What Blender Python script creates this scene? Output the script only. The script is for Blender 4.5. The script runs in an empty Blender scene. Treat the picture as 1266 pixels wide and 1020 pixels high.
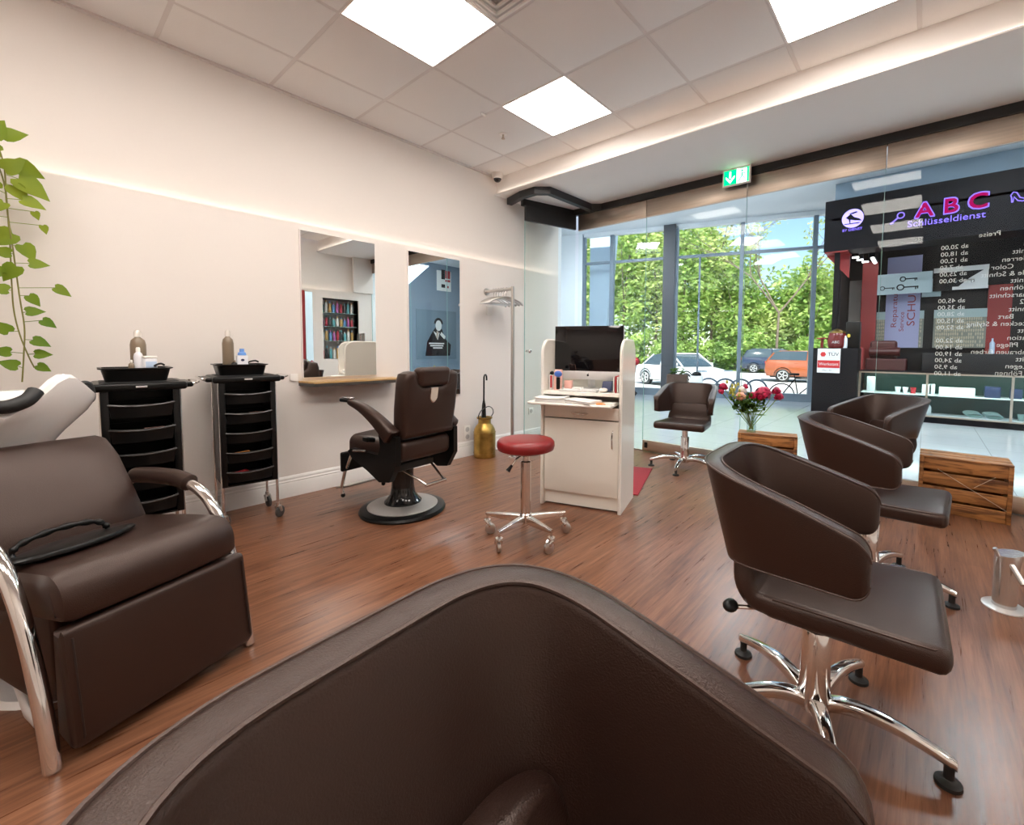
import bpy, math, random
import numpy as np
from mathutils import Vector, Matrix
PI = math.pi
R = math.radians
rnd = random.Random(7)
scene = bpy.context.scene
col = scene.collection

# ------------------------------------------------------------------ materials
def newmat(name):
    m = bpy.data.materials.new(name); m.use_nodes = True
    nt = m.node_tree
    return m, nt, nt.nodes['Principled BSDF']

def mat(name, c, rough=.5, metal=0, spec=.5, noise=None, bump=None, coat=0, c2=None, emit=None, stretch=(1, 1, 1), trans=0, aniso=0, tint=None):
    """procedural principled material; noise=(scale, amount) varies the colour, bump=(scale, strength)."""
    m, nt, b = newmat(name)
    b.inputs['Base Color'].default_value = (*c, 1)
    b.inputs['Roughness'].default_value = rough
    b.inputs['Metallic'].default_value = metal
    b.inputs['Specular IOR Level'].default_value = spec
    b.inputs['Coat Weight'].default_value = coat
    b.inputs['Coat Roughness'].default_value = .08
    if tint: b.inputs['Specular Tint'].default_value = (*tint, 1)
    if trans: b.inputs['Transmission Weight'].default_value = trans
    N, L = nt.nodes.new, nt.links.new
    if emit:
        b.inputs['Emission Color'].default_value = (*emit[0], 1)
        b.inputs['Emission Strength'].default_value = emit[1]
    if noise or bump or c2:
        tc = N('ShaderNodeTexCoord'); mp = N('ShaderNodeMapping')
        mp.inputs['Scale'].default_value = stretch
        L(tc.outputs['Object'], mp.inputs['Vector'])
    if noise:
        n = N('ShaderNodeTexNoise'); n.inputs['Scale'].default_value = noise[0]; n.inputs['Detail'].default_value = 5
        L(mp.outputs[0], n.inputs['Vector'])
        r = N('ShaderNodeMix'); r.data_type = 'RGBA'
        a = noise[1]
        d = c2 if c2 else tuple(max(0, x * (1 - a)) for x in c)
        r.inputs['A'].default_value = (*c, 1); r.inputs['B'].default_value = (*d, 1)
        mr = N('ShaderNodeMapRange'); mr.inputs['From Min'].default_value = .35; mr.inputs['From Max'].default_value = .65
        L(n.outputs['Fac'], mr.inputs['Value']); L(mr.outputs[0], r.inputs['Factor'])
        L(r.outputs['Result'], b.inputs['Base Color'])
    if bump:
        n2 = N('ShaderNodeTexNoise'); n2.inputs['Scale'].default_value = bump[0]; n2.inputs['Detail'].default_value = 3
        L(mp.outputs[0], n2.inputs['Vector'])
        bp = N('ShaderNodeBump'); bp.inputs['Strength'].default_value = bump[1]; bp.inputs['Distance'].default_value = .002
        L(n2.outputs['Fac'], bp.inputs['Height']); L(bp.outputs[0], b.inputs['Normal'])
    return m

def emis(name, c, s):
    m = bpy.data.materials.new(name); m.use_nodes = True; nt = m.node_tree
    nt.nodes.clear()
    e = nt.nodes.new('ShaderNodeEmission'); o = nt.nodes.new('ShaderNodeOutputMaterial')
    e.inputs[0].default_value = (*c, 1); e.inputs[1].default_value = s
    nt.links.new(e.outputs[0], o.inputs[0])
    return m

def glassmat(name, tint, base=.04, boost=1.0):
    """thin pane: clear transmission plus a mirror reflection that grows at grazing angles (Schlick)."""
    m = bpy.data.materials.new(name); m.use_nodes = True; nt = m.node_tree; nt.nodes.clear()
    N, L = nt.nodes.new, nt.links.new
    t = N('ShaderNodeBsdfTransparent'); t.inputs[0].default_value = (*tint, 1)
    g = N('ShaderNodeBsdfGlossy'); g.inputs['Roughness'].default_value = 0.0
    lw = N('ShaderNodeLayerWeight'); lw.inputs['Blend'].default_value = .5
    p = N('ShaderNodeMath'); p.operation = 'POWER'; p.inputs[1].default_value = 5
    a = N('ShaderNodeMath'); a.operation = 'MULTIPLY_ADD'; a.inputs[1].default_value = boost * (1 - base); a.inputs[2].default_value = base
    a.use_clamp = True
    mx = N('ShaderNodeMixShader'); o = N('ShaderNodeOutputMaterial')
    L(lw.outputs['Facing'], p.inputs[0]); L(p.outputs[0], a.inputs[0]); L(a.outputs[0], mx.inputs[0])
    L(t.outputs[0], mx.inputs[1]); L(g.outputs[0], mx.inputs[2]); L(mx.outputs[0], o.inputs[0])
    return m

def woodfloor():
    m, nt, b = newmat('laminate_wood'); N, L = nt.nodes.new, nt.links.new
    tc = N('ShaderNodeTexCoord')
    def noise(scale, st, det=6, dist=0):
        mp = N('ShaderNodeMapping'); mp.inputs['Scale'].default_value = st
        L(tc.outputs['Object'], mp.inputs['Vector'])
        n = N('ShaderNodeTexNoise'); n.inputs['Scale'].default_value = scale; n.inputs['Detail'].default_value = det
        n.inputs['Roughness'].default_value = .65; n.inputs['Distortion'].default_value = dist
        L(mp.outputs[0], n.inputs['Vector']); return n.outputs['Fac']
    g1 = noise(1, (3.2, 62, 1), 8, .5)
    g2 = noise(1, (1.1, 14, 1), 4, .8)
    br = N('ShaderNodeTexBrick'); mp = N('ShaderNodeMapping'); L(tc.outputs['Object'], mp.inputs['Vector'])
    L(mp.outputs[0], br.inputs['Vector'])
    br.offset = .37; br.inputs['Scale'].default_value = 1
    br.inputs['Brick Width'].default_value = 1.22; br.inputs['Row Height'].default_value = .152
    br.inputs['Mortar Size'].default_value = .0012; br.inputs['Mortar Smooth'].default_value = .2; br.inputs['Bias'].default_value = 0
    br.inputs['Color1'].default_value = (.9, .9, .9, 1); br.inputs['Color2'].default_value = (1.08, 1.08, 1.08, 1); br.inputs['Mortar'].default_value = (.72, .7, .68, 1)
    ad = N('ShaderNodeMath'); ad.operation = 'MULTIPLY_ADD'; ad.inputs[1].default_value = .55
    mu = N('ShaderNodeMath'); mu.operation = 'MULTIPLY'; mu.inputs[1].default_value = .45
    L(g2, mu.inputs[0]); L(g1, ad.inputs[0]); L(mu.outputs[0], ad.inputs[2])
    cr = N('ShaderNodeValToRGB'); e = cr.color_ramp.elements
    e[0].position = .36; e[0].color = (.085, .031, .017, 1); e[1].position = .64; e[1].color = (.285, .130, .072, 1)
    x = cr.color_ramp.elements.new(.5); x.color = (.185, .076, .038, 1)
    L(ad.outputs[0], cr.inputs[0])
    mx = N('ShaderNodeMix'); mx.data_type = 'RGBA'; mx.blend_type = 'MULTIPLY'; mx.inputs['Factor'].default_value = .8
    L(cr.outputs[0], mx.inputs['A']); L(br.outputs['Color'], mx.inputs['B'])
    L(mx.outputs['Result'], b.inputs['Base Color'])
    mr = N('ShaderNodeMapRange'); mr.inputs['To Min'].default_value = .22; mr.inputs['To Max'].default_value = .37
    L(g1, mr.inputs['Value']); L(mr.outputs[0], b.inputs['Roughness'])
    bp = N('ShaderNodeBump'); bp.inputs['Strength'].default_value = .12; bp.inputs['Distance'].default_value = .002
    L(g1, bp.inputs['Height']); L(bp.outputs[0], b.inputs['Normal'])
    return m

def tilemat(name, c, grout, size, rough, rotz=0):
    m, nt, b = newmat(name); N, L = nt.nodes.new, nt.links.new
    tc = N('ShaderNodeTexCoord'); mp = N('ShaderNodeMapping'); mp.inputs['Rotation'].default_value = (0, 0, rotz)
    L(tc.outputs['Object'], mp.inputs['Vector'])
    br = N('ShaderNodeTexBrick'); br.offset = 0; br.inputs['Scale'].default_value = 1
    br.inputs['Brick Width'].default_value = size; br.inputs['Row Height'].default_value = size
    br.inputs['Mortar Size'].default_value = .004; br.inputs['Bias'].default_value = 0
    br.inputs['Color1'].default_value = (*c, 1); br.inputs['Color2'].default_value = (*[x * .96 for x in c], 1); br.inputs['Mortar'].default_value = (*grout, 1)
    L(mp.outputs[0], br.inputs['Vector']); L(br.outputs['Color'], b.inputs['Base Color'])
    b.inputs['Roughness'].default_value = rough
    return m

def cratewood():
    m, nt, b = newmat('stained_crate_wood'); N, L = nt.nodes.new, nt.links.new
    tc = N('ShaderNodeTexCoord')
    mp = N('ShaderNodeMapping'); mp.inputs['Scale'].default_value = (3, 22, 22); L(tc.outputs['Object'], mp.inputs['Vector'])
    n = N('ShaderNodeTexNoise'); n.inputs['Scale'].default_value = 1.6; n.inputs['Detail'].default_value = 7; n.inputs['Distortion'].default_value = 1.2
    L(mp.outputs[0], n.inputs['Vector'])
    cr = N('ShaderNodeValToRGB'); e = cr.color_ramp.elements
    e[0].position = .32; e[0].color = (.11, .038, .010, 1); e[1].position = .60; e[1].color = (.44, .19, .055, 1)
    L(n.outputs['Fac'], cr.inputs[0])
    vo = N('ShaderNodeTexVoronoi'); vo.inputs['Scale'].default_value = 9; L(tc.outputs['Object'], vo.inputs['Vector'])
    mr = N('ShaderNodeMapRange'); mr.inputs['From Min'].default_value = .08; mr.inputs['From Max'].default_value = .16
    mr.inputs['To Min'].default_value = .35; mr.inputs['To Max'].default_value = 1; L(vo.outputs['Distance'], mr.inputs['Value'])
    mx = N('ShaderNodeMix'); mx.data_type = 'RGBA'; mx.blend_type = 'MULTIPLY'; mx.inputs['Factor'].default_value = .8
    L(cr.outputs[0], mx.inputs['A']); L(mr.outputs[0], mx.inputs['B']); L(mx.outputs['Result'], b.inputs['Base Color'])
    b.inputs['Roughness'].default_value = .55
    return m

def leafmat(name, c, c2):
    m, nt, b = newmat(name); N, L = nt.nodes.new, nt.links.new
    tc = N('ShaderNodeTexCoord'); n = N('ShaderNodeTexNoise'); n.inputs['Scale'].default_value = 1.3; n.inputs['Detail'].default_value = 6
    L(tc.outputs['Object'], n.inputs['Vector'])
    cr = N('ShaderNodeValToRGB'); e = cr.color_ramp.elements
    e[0].position = .35; e[0].color = (*c, 1); e[1].position = .66; e[1].color = (*c2, 1); L(n.outputs['Fac'], cr.inputs[0])
    tr = N('ShaderNodeBsdfTranslucent'); mx = N('ShaderNodeMixShader'); mx.inputs[0].default_value = .45
    L(cr.outputs[0], b.inputs['Base Color']); L(cr.outputs[0], tr.inputs[0])
    b.inputs['Roughness'].default_value = .5; b.inputs['Specular IOR Level'].default_value = .3
    out = nt.nodes['Material Output']
    L(b.outputs[0], mx.inputs[1]); L(tr.outputs[0], mx.inputs[2]); L(mx.outputs[0], out.inputs[0])
    return m

M = dict(
    wall=mat('wall_paint', (.78, .725, .68), .75, bump=(160, .12)),
    wall2=mat('wall_paint_far', (.74, .74, .74), .75),
    white=mat('white_paint', (.84, .80, .765), .55),
    base=mat('white_gloss_paint', (.85, .83, .80), .35),
    tile=mat('ceiling_tile', (.80, .77, .745), .85, noise=(260, .04)),
    tbar=mat('ceiling_grid', (.66, .61, .585), .5),
    soffit=mat('soffit_paint', (.84, .79, .75), .7),
    floor=woodfloor(),
    lamp=emis('lamp_diffuser', (1, .93, .86), 9.2),
    strip=emis('led_strip', (1, .85, .73), 2.3),
    strip2=emis('led_strip_soffit', (1, .86, .74), 1.7),
    leather=mat('brown_leather', (.027, .0128, .0095), .35, spec=.5, tint=(1, .84, .77), noise=(900, .12), bump=(420, .35)),
    leather_lt=mat('brown_leather_edge', (.050, .0275, .0215), .40, spec=.6, tint=(1, .86, .80), noise=(900, .12), bump=(420, .35)),
    seam=mat('leather_seam', (.018, .010, .009), .5),
    chrome=mat('polished_chrome', (.80, .78, .76), .09, metal=1),
    steel=mat('brushed_steel', (.62, .59, .56), .28, metal=1, noise=(60, .1), stretch=(1, 1, 12)),
    bronze=mat('brushed_rail', (.60, .50, .41), .34, metal=1, noise=(4, .12), stretch=(20, .6, 20)),
    black=mat('black_plastic', (.004, .004, .004), .30, spec=.24, bump=(300, .1)),
    blackgloss=mat('black_gloss', (.012, .012, .013), .12),
    blackmetal=mat('black_track_metal', (.014, .015, .017), .42),
    rubber=mat('grey_rubber', (.07, .068, .066), .6),
    rubberb=mat('black_rubber', (.012, .012, .012), .55),
    red=mat('red_vinyl', (.23, .010, .012), .3, noise=(300, .08), bump=(300, .1)),
    redmat=mat('red_carpet', (.30, .020, .028), .9, bump=(400, .6)),
    cream=mat('cream_laminate', (.88, .85, .775), .15),
    creamtop=mat('white_laminate', (.84, .81, .75), .3),
    ceramic=mat('white_ceramic', (.86, .84, .82), .08, coat=.6),
    brass=mat('aged_brass', (.56, .36, .10), .30, metal=1, noise=(9, .45), bump=(14, .3)),
    wood=mat('light_wood', (.62, .38, .15), .28, noise=(3, .3), stretch=(2, 18, 18)),
    darkedge=mat('dark_board_edge', (.05, .042, .038), .4),
    crate=cratewood(),
    mirror=mat('mirror_silver', (.90, .92, .91), .0, metal=1),
    glass=glassmat('clear_glass', (.955, .985, .975), .014, .85),
    glassw=glassmat('facade_glass', (.96, .98, .99), .03, .6),
    vaseglass=glassmat('vase_glass', (.93, .97, .96), .07, .9),
    rim=mat('glass_edge', (.30, .50, .46), .2),
    mallfloor=tilemat('mall_floor_tile', (.52, .55, .575), (.34, .36, .38), .6, .11),
    mallwhite=mat('mall_white', (.80, .83, .86), .6),
    mullion=mat('grey_mullion', (.155, .20, .25), .4),
    mulldark=mat('dark_mullion', (.055, .06, .072), .4),
    signblack=mat('sign_black', (.006, .006, .008), .5, spec=.1),
    shopdark=mat('shop_dark', (.010, .010, .012), .45, spec=.3),
    shopred=mat('shop_red', (.30, .022, .022), .45),
    shopgrey=mat('shop_grey', (.34, .30, .28), .5),
    green=mat('dark_green_panel', (.012, .05, .043), .4),
    neonp=emis('neon_magenta', (.34, .004, .085), .75),
    neonv=emis('neon_violet', (.24, .17, .95), .95),
    leaf=leafmat('pothos_leaf', (.10, .20, .012), (.31, .37, .03)),
    stem=mat('plant_stem', (.20, .19, .04), .6),
    tree1=leafmat('tree_leaf_a', (.17, .32, .06), (.62, .76, .24)),
    tree2=leafmat('tree_leaf_b', (.14, .27, .06), (.48, .64, .20)),
    tree3=leafmat('tree_leaf_c', (.36, .47, .12), (.78, .84, .36)),
    bark=mat('bark', (.20, .15, .11), .9, noise=(12, .4)),
    asphalt=mat('pale_pavement', (.66, .64, .61), .9, noise=(3, .15)),
    paper=mat('paper', (.80, .79, .77), .8),
    alu=mat('aluminium', (.74, .74, .74), .35, metal=.6),
    screen=mat('black_screen', (.004, .004, .005), .06),
    petal=mat('pink_petal', (.66, .012, .085), .5, noise=(45, .6)),
    petal2=mat('peach_petal', (.75, .33, .20), .5),
    petal3=mat('white_petal', (.85, .82, .78), .5),
    yellowgreen=mat('yellow_green_bud', (.42, .40, .06), .6),
    exitg=emis('exit_green', (.0, .50, .16), 1.5),
    exitw=emis('exit_white', (.80, 1, .88), 1.6),
)

# ------------------------------------------------------------------ mesh builder
class MB:
    def __init__(s): s.v = []; s.f = []; s.m = []; s.T = [Matrix.Identity(4)]; s.mi = 0
    def push(s, m): s.T.append(s.T[-1] @ m); return s
    def pop(s): s.T.pop(); return s
    def add(s, vs, fs):
        o = len(s.v); t = s.T[-1]
        s.v += [tuple(t @ Vector(p)) for p in vs]
        s.f += [tuple(i + o for i in f) for f in fs]; s.m += [s.mi] * len(fs)
        return s
    def rbox(s, c, size, r=.004, k=2, m=(1, 1, 1), fn=None):
        h = [x / 2 for x in size]; r = min(r, min(h) * .999)
        def ax(i):
            L = [h[i] - r + r * math.tan(j / k * PI / 4) for j in range(k + 1)]
            mid = [(-1 + 2 * j / m[i]) * (h[i] - r) for j in range(1, m[i])]
            return [-x for x in reversed(L)] + mid + L
        A = [ax(0), ax(1), ax(2)]
        vs = []; idx = {}; fs = []
        def vid(p):
            key = tuple(round(x, 6) for x in p)
            if key not in idx:
                idx[key] = len(vs)
                q = [max(-(h[i] - r), min(h[i] - r, p[i])) for i in range(3)]
                d = Vector([p[i] - q[i] for i in range(3)])
                if d.length > 1e-9: d = d.normalized() * r
                P = Vector(q) + d
                if fn: P = Vector(fn(P))
                vs.append((P.x + c[0], P.y + c[1], P.z + c[2]))
            return idx[key]
        for a in range(3):
            b, d = (a + 1) % 3, (a + 2) % 3
            for sg in (-1, 1):
                B, D = A[b], A[d]
                for i in range(len(B) - 1):
                    for j in range(len(D) - 1):
                        q = []
                        for (u, w) in ((i, j), (i + 1, j), (i + 1, j + 1), (i, j + 1)):
                            p = [0, 0, 0]; p[a] = sg * h[a]; p[b] = B[u]; p[d] = D[w]; q.append(vid(p))
                        if len(set(q)) >= 3:
                            fs.append(tuple(q) if sg > 0 else tuple(reversed(q)))
        return s.add(vs, fs)
    def box(s, x0, x1, y0, y1, z0, z1):
        v = [(x0, y0, z0), (x1, y0, z0), (x1, y1, z0), (x0, y1, z0), (x0, y0, z1), (x1, y0, z1), (x1, y1, z1), (x0, y1, z1)]
        return s.add(v, [(3, 2, 1, 0), (4, 5, 6, 7), (0, 1, 5, 4), (1, 2, 6, 5), (2, 3, 7, 6), (3, 0, 4, 7)])
    def loft(s, rings, cap=True, close=False):
        n = len(rings[0]); vs = [p for r in rings for p in r]; fs = []
        K = len(rings)
        for i in range(K if close else K - 1):
            a, b = i * n, ((i + 1) % K) * n
            for j in range(n):
                fs.append((a + j, a + (j + 1) % n, b + (j + 1) % n, b + j))
        if cap and not close:
            fs.append(tuple(reversed(range(n)))); fs.append(tuple((K - 1) * n + j for j in range(n)))
        return s.add(vs, fs)
    def tube(s, pts, r, n=10, cap=True, close=False):
        pts = [Vector(p) for p in pts]; K = len(pts)
        rs = r if isinstance(r, (list, tuple)) else [r] * K
        tans = []
        for i in range(K):
            if close: t = pts[(i + 1) % K] - pts[i - 1]
            else: t = pts[min(i + 1, K - 1)] - pts[max(i - 1, 0)]
            tans.append(t.normalized())
        up = Vector((0, 0, 1)) if abs(tans[0].z) < .9 else Vector((1, 0, 0))
        nrm = (up - tans[0] * up.dot(tans[0])).normalized(); rings = []
        for i in range(K):
            nrm = (nrm - tans[i] * nrm.dot(tans[i])).normalized(); b = tans[i].cross(nrm)
            rings.append([tuple(pts[i] + (nrm * math.cos(2 * PI * j / n) + b * math.sin(2 * PI * j / n)) * rs[i]) for j in range(n)])
        return s.loft(rings, cap, close)
    def cyl(s, p0, p1, r0, r1=None, n=20): return s.tube([p0, p1], [r0, r0 if r1 is None else r1], n)
    def lathe(s, prof, c=(0, 0, 0), n=32, axis='z', sx=1, sy=1):
        rings = []
        for (r, z) in prof:
            ring = []
            for j in range(n):
                a = 2 * PI * j / n; x, y = r * math.cos(a) * sx, r * math.sin(a) * sy
                p = (x, y, z) if axis == 'z' else ((z, x, y) if axis == 'x' else (y, z, x))
                ring.append((p[0] + c[0], p[1] + c[1], p[2] + c[2]))
            rings.append(ring)
        return s.loft(rings)
    def ball(s, c, r, n=14, sc=(1, 1, 1)):
        pr = [(max(1e-4, math.sin(PI * i / (n // 2 + 2))) * r, -math.cos(PI * i / (n // 2 + 2)) * r) for i in range(n // 2 + 3)]
        o = MB(); o.lathe(pr, (0, 0, 0), n)
        return s.add([(v[0] * sc[0] + c[0], v[1] * sc[1] + c[1], v[2] * sc[2] + c[2]) for v in o.v], o.f)
    def prism(s, pts, z0, z1, axis='z'):
        """extrude a 2-D outline (counter-clockwise) along z (xy outline), y (xz outline) or x (yz outline)."""
        n = len(pts)
        def P(p, z): return (p[0], p[1], z) if axis == 'z' else ((p[0], z, p[1]) if axis == 'y' else (z, p[0], p[1]))
        vs = [P(p, z0) for p in pts] + [P(p, z1) for p in pts]
        fs = [tuple(reversed(range(n))), tuple(range(n, 2 * n))] + [(i, (i + 1) % n, n + (i + 1) % n, n + i) for i in range(n)]
        return s.add(vs, fs)
    def mesh(s, name, mats, sharp=38, smooth=True):
        me = bpy.data.meshes.new(name); me.from_pydata(s.v, [], s.f)
        for m in (mats if isinstance(mats, (list, tuple)) else [mats]): me.materials.append(m)
        me.polygons.foreach_set('material_index', s.m)
        import bmesh
        bm = bmesh.new(); bm.from_mesh(me)
        if len(bm.faces) < 60000: bmesh.ops.recalc_face_normals(bm, faces=bm.faces)
        if smooth:
            lim = R(sharp)
            for f in bm.faces: f.smooth = True
            for e in bm.edges:
                if len(e.link_faces) == 2:
                    try: e.smooth = e.calc_face_angle() < lim
                    except ValueError: e.smooth = False
        bm.to_mesh(me); bm.free(); me.update()
        return me

def obj(name, mb, m, parent=None, loc=None, label=None, **k):
    me = mb if isinstance(mb, bpy.types.Mesh) else mb.mesh(name, m, **k)
    o = bpy.data.objects.new(name, me); col.objects.link(o)
    if parent is not None: o.parent = parent
    if loc is not None: o.location = loc
    if label: o['label'] = label
    return o
def tag(o, label, cat, group=None):
    o['label'] = label; o['category'] = cat
    if group: o['group'] = group
    return o
def thing(name, label, cat, loc=(0, 0, 0), rotz=0, group=None):
    o = bpy.data.objects.new(name, None); col.objects.link(o)
    o.empty_display_size = .05
    o.location = loc; o.rotation_euler = (0, 0, rotz)
    return tag(o, label, cat, group)
def struct(name, mb, m, parent=None, **k):
    o = obj(name, mb, m, parent, **k)
    if parent is None: o['kind'] = 'structure'
    return o
KIDS = {}
def kids(o): return [c for c in bpy.data.objects if c.parent == o]
def dup(root, loc, rotz, label, group=None):
    def cp(o, par):
        c = o.copy(); col.objects.link(c)
        if par is not None: c.parent = par
        for ch in kids(o): cp(ch, c)
        return c
    r = cp(root, None); r.location = loc; r.rotation_euler = (0, 0, rotz); r['label'] = label
    if group: r['group'] = group
    return r
def rr(w, h, r, n=4):
    """rounded rectangle ring, counter-clockwise, centred."""
    r = min(r, w / 2 * .999, h / 2 * .999); out = []
    for (cx, cy, a0) in ((w / 2 - r, h / 2 - r, 0), (-w / 2 + r, h / 2 - r, 90), (-w / 2 + r, -h / 2 + r, 180), (w / 2 - r, -h / 2 + r, 270)):
        for j in range(n + 1):
            a = R(a0 + 90 * j / n); out.append((cx + r * math.cos(a), cy + r * math.sin(a)))
    return out
def smoothpath(P, n=8):
    """Catmull-Rom through the points."""
    P = [Vector(p) for p in P]; out = []
    for i in range(len(P) - 1):
        p0, p1, p2, p3 = P[max(i - 1, 0)], P[i], P[i + 1], P[min(i + 2, len(P) - 1)]
        for j in range(n):
            t = j / n
            out.append(.5 * ((2 * p1) + (p2 - p0) * t + (2 * p0 - 5 * p1 + 4 * p2 - p3) * t * t + (3 * p1 - p0 - 3 * p2 + p3) * t ** 3))
    out.append(P[-1]); return out
def text(s, size, m, loc, rot, extr=.002, parent=None, name='lettering', align='CENTER', sx=1):
    cu = bpy.data.curves.new(name, 'FONT'); cu.body = s; cu.size = size; cu.extrude = extr; cu.align_x = align; cu.align_y = 'CENTER'
    cu.resolution_u = 3
    tmp = bpy.data.objects.new(name, cu); col.objects.link(tmp)
    dg = bpy.context.evaluated_depsgraph_get(); dg.update()
    me = bpy.data.meshes.new_from_object(tmp.evaluated_get(dg)); bpy.data.objects.remove(tmp)
    me.materials.clear(); me.materials.append(m)
    Mx = Matrix.Translation(loc) @ rot.to_4x4() @ Matrix.Diagonal((sx, 1, 1, 1))
    me.transform(Mx)
    return me
def joinmesh(name, meshes, m):
    b = MB()
    for me in meshes:
        b.add([tuple(v.co) for v in me.vertices], [tuple(p.vertices) for p in me.polygons])
    return b
# ------------------------------------------------------------------ camera / world / sun
f_px, yaw, pitch, roll, cx, cy, CH = 549.217, 0.699497, -0.0577250, 0.00697580, 681.243, 462.790, 1.13509
cam = bpy.data.cameras.new('camera'); co = bpy.data.objects.new('camera', cam); col.objects.link(co)
Fv = Vector((math.cos(yaw) * math.cos(pitch), math.sin(yaw) * math.cos(pitch), math.sin(pitch)))
r0 = Vector((math.sin(yaw), -math.cos(yaw), 0)); u0 = r0.cross(Fv)
Rv = r0 * math.cos(roll) + u0 * math.sin(roll); Uv = -r0 * math.sin(roll) + u0 * math.cos(roll)
rot = Matrix((Rv, Uv, -Fv)).transposed()
co.matrix_world = Matrix.Translation((0, 0, CH)) @ rot.to_4x4()
cam.sensor_fit = 'HORIZONTAL'; cam.sensor_width = 36; cam.lens = f_px * 36 / 1266
cam.shift_x = (633 - cx) / 1266; cam.shift_y = (cy - 510) / 1266
cam.clip_start = .02; cam.clip_end = 300
scene.camera = co

w = bpy.data.worlds.new('sky'); scene.world = w; w.use_nodes = True
nt = w.node_tree; bg = nt.nodes['Background']; sk = nt.nodes.new('ShaderNodeTexSky')
sk.sky_type = 'NISHITA'; sk.sun_disc = False; sk.sun_elevation = R(48); sk.sun_rotation = R(250); sk.air_density = 1.0; sk.dust_density = .4; sk.ozone_density = 2
nt.links.new(sk.outputs[0], bg.inputs[0]); bg.inputs[1].default_value = .13
sun = bpy.data.lights.new('sun', 'SUN'); sun.energy = 5.5; sun.angle = R(.6); sun.color = (1, .95, .86)
so = bpy.data.objects.new('sun', sun); col.objects.link(so); so.location = (0, 0, 20)
so.rotation_euler = Vector((.55, .30, -.80)).to_track_quat('-Z', 'Y').to_euler()

vs = scene.view_settings; vs.view_transform = 'Standard'; vs.look = 'None'; vs.gamma = 1; vs.use_curve_mapping = False; vs.exposure = 1.02
scene.display_settings.display_device = 'sRGB'
cyc = scene.cycles
cyc.use_denoising = True; cyc.transparent_max_bounces = 24; cyc.max_bounces = 10; cyc.diffuse_bounces = 5; cyc.glossy_bounces = 5
cyc.sample_clamp_indirect = 6; cyc.caustics_reflective = False; cyc.caustics_refractive = False

# ------------------------------------------------------------------ room shell
YL, YR, XB, XG, ZC, ZS = 3.649, -1.05, -2.4, 4.43, 3.018, 2.819
GX, GY, TS = 2.4735, 2.606, .625
b = MB(); b.box(XB - .1, XG - .005, YR - .1, YL + .15, -.1, 0); struct('floor', b, M['floor'])

# left wall: lower panel stands proud of the upper wall, with a light slot along its top
b = MB(); b.box(XB - .1, XG + .1, YL + .055, YL + .2, 0, 3.3); b.box(XB, XG, YL, YL + .016, .0, 2.064); b.box(XB, XG, YL + .016, YL + .055, 0, 2.02)
struct('wall_left', b, M['wall'], smooth=False)
b = MB(); b.box(XB + .02, XG - .02, YL + .02, YL + .05, 2.021, 2.030)
o = obj('cove_light_strip', b, M['strip']); tag(o, 'warm light strip in the slot along the top of the left wall panel', 'light strip')
# right wall with shelf niche and its own light slot, back wall
b = MB()
b.box(XB - .1, 3.50, YR - .2, YR - .055, 0, 3.3); b.box(4.16, XG + .1, YR - .2, YR - .055, 0, 3.3)
b.box(3.50, 4.16, YR - .2, YR - .055, 2.02, 3.3); b.box(3.50, 4.16, YR - .2, YR - .055, 0, .92)
b.box(3.45, 4.21, YR - .42, YR - .40, .85, 2.1); b.box(3.48, 3.50, YR - .40, YR - .055, .9, 2.04); b.box(4.16, 4.18, YR - .40, YR - .055, .9, 2.04)
b.box(3.48, 4.18, YR - .40, YR - .055, .90, .92); b.box(3.48, 4.18, YR - .40, YR - .055, 2.02, 2.04)
b.box(XB, 3.50, YR - .016, YR, 0, 2.165); b.box(4.16, XG, YR - .016, YR, 0, 2.165); b.box(3.5, 4.16, YR - .016, YR, 2.02, 2.165); b.box(3.5, 4.16, YR - .016, YR, 0, .92)
b.box(4.05, XG, YR, YR + .05, 2.165, ZC)
struct('wall_right', b, M['wall'], smooth=False)
b = MB(); b.box(XB, 4.0, YR - .05, YR - .02, 2.1, 2.11)
o = obj('cove_light_strip', b, M['strip']); tag(o, 'warm light strip along the right wall panel, seen in the mirror', 'light strip')
b = MB(); b.box(XB - .2, XB, YR - .1, YL + .15, 0, 3.3); struct('wall_back', b, M['wall'], smooth=False)

# bulkhead in front of the shop window
b = MB(); b.box(3.452, XG + .17, YR - .1, YL + .055, ZS, 3.3); b.box(3.412, 3.452, YR, YL + .055, ZS, ZS + .012)
struct('trim_1', b, M['soffit'], smooth=False)
b = MB(); b.box(3.425, 3.448, YR + .02, YL, ZS + .013, ZS + .02)
o = obj('soffit_light_strip', b, M['strip2']); tag(o, 'warm light strip on the ledge of the ceiling soffit', 'light strip')

# ceiling: tiles and T-bars
lights = {(i, j) for i in (0, -2, -4, -6) for j in (0, 3)}
b = MB(); b.box(XB, 3.47, YR, YL + .055, ZC, ZC + .05)
for i in range(-8, 3):
    for j in range(-2, 7):
        x0, y1 = GX + i * TS, GY - j * TS
        if (i, j) in lights: continue
        xa, xb, ya, yb = x0 + .011, x0 + TS - .011, y1 - TS + .011, y1 - .011
        xa, xb, ya, yb = max(xa, XB), min(xb, 3.4525), max(ya, YR), min(yb, YL + .055)
        if xb - xa > .02 and yb - ya > .02: b.rbox(((xa + xb) / 2, (ya + yb) / 2, ZC), (xb - xa, yb - ya, .012), .004, 1)
ce = struct('ceiling', b, M['tile'])
b = MB()
for i in range(-8, 3):
    x = GX + i * TS
    if XB < x < 3.45: b.box(x - .012, x + .012, YR, YL + .055, ZC - .004, ZC + .004)
for j in range(-2, 7):
    y = GY - j * TS
    if YR < y < YL + .05: b.box(XB, 3.452, y - .012, y + .012, ZC - .0035, ZC + .004)
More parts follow.
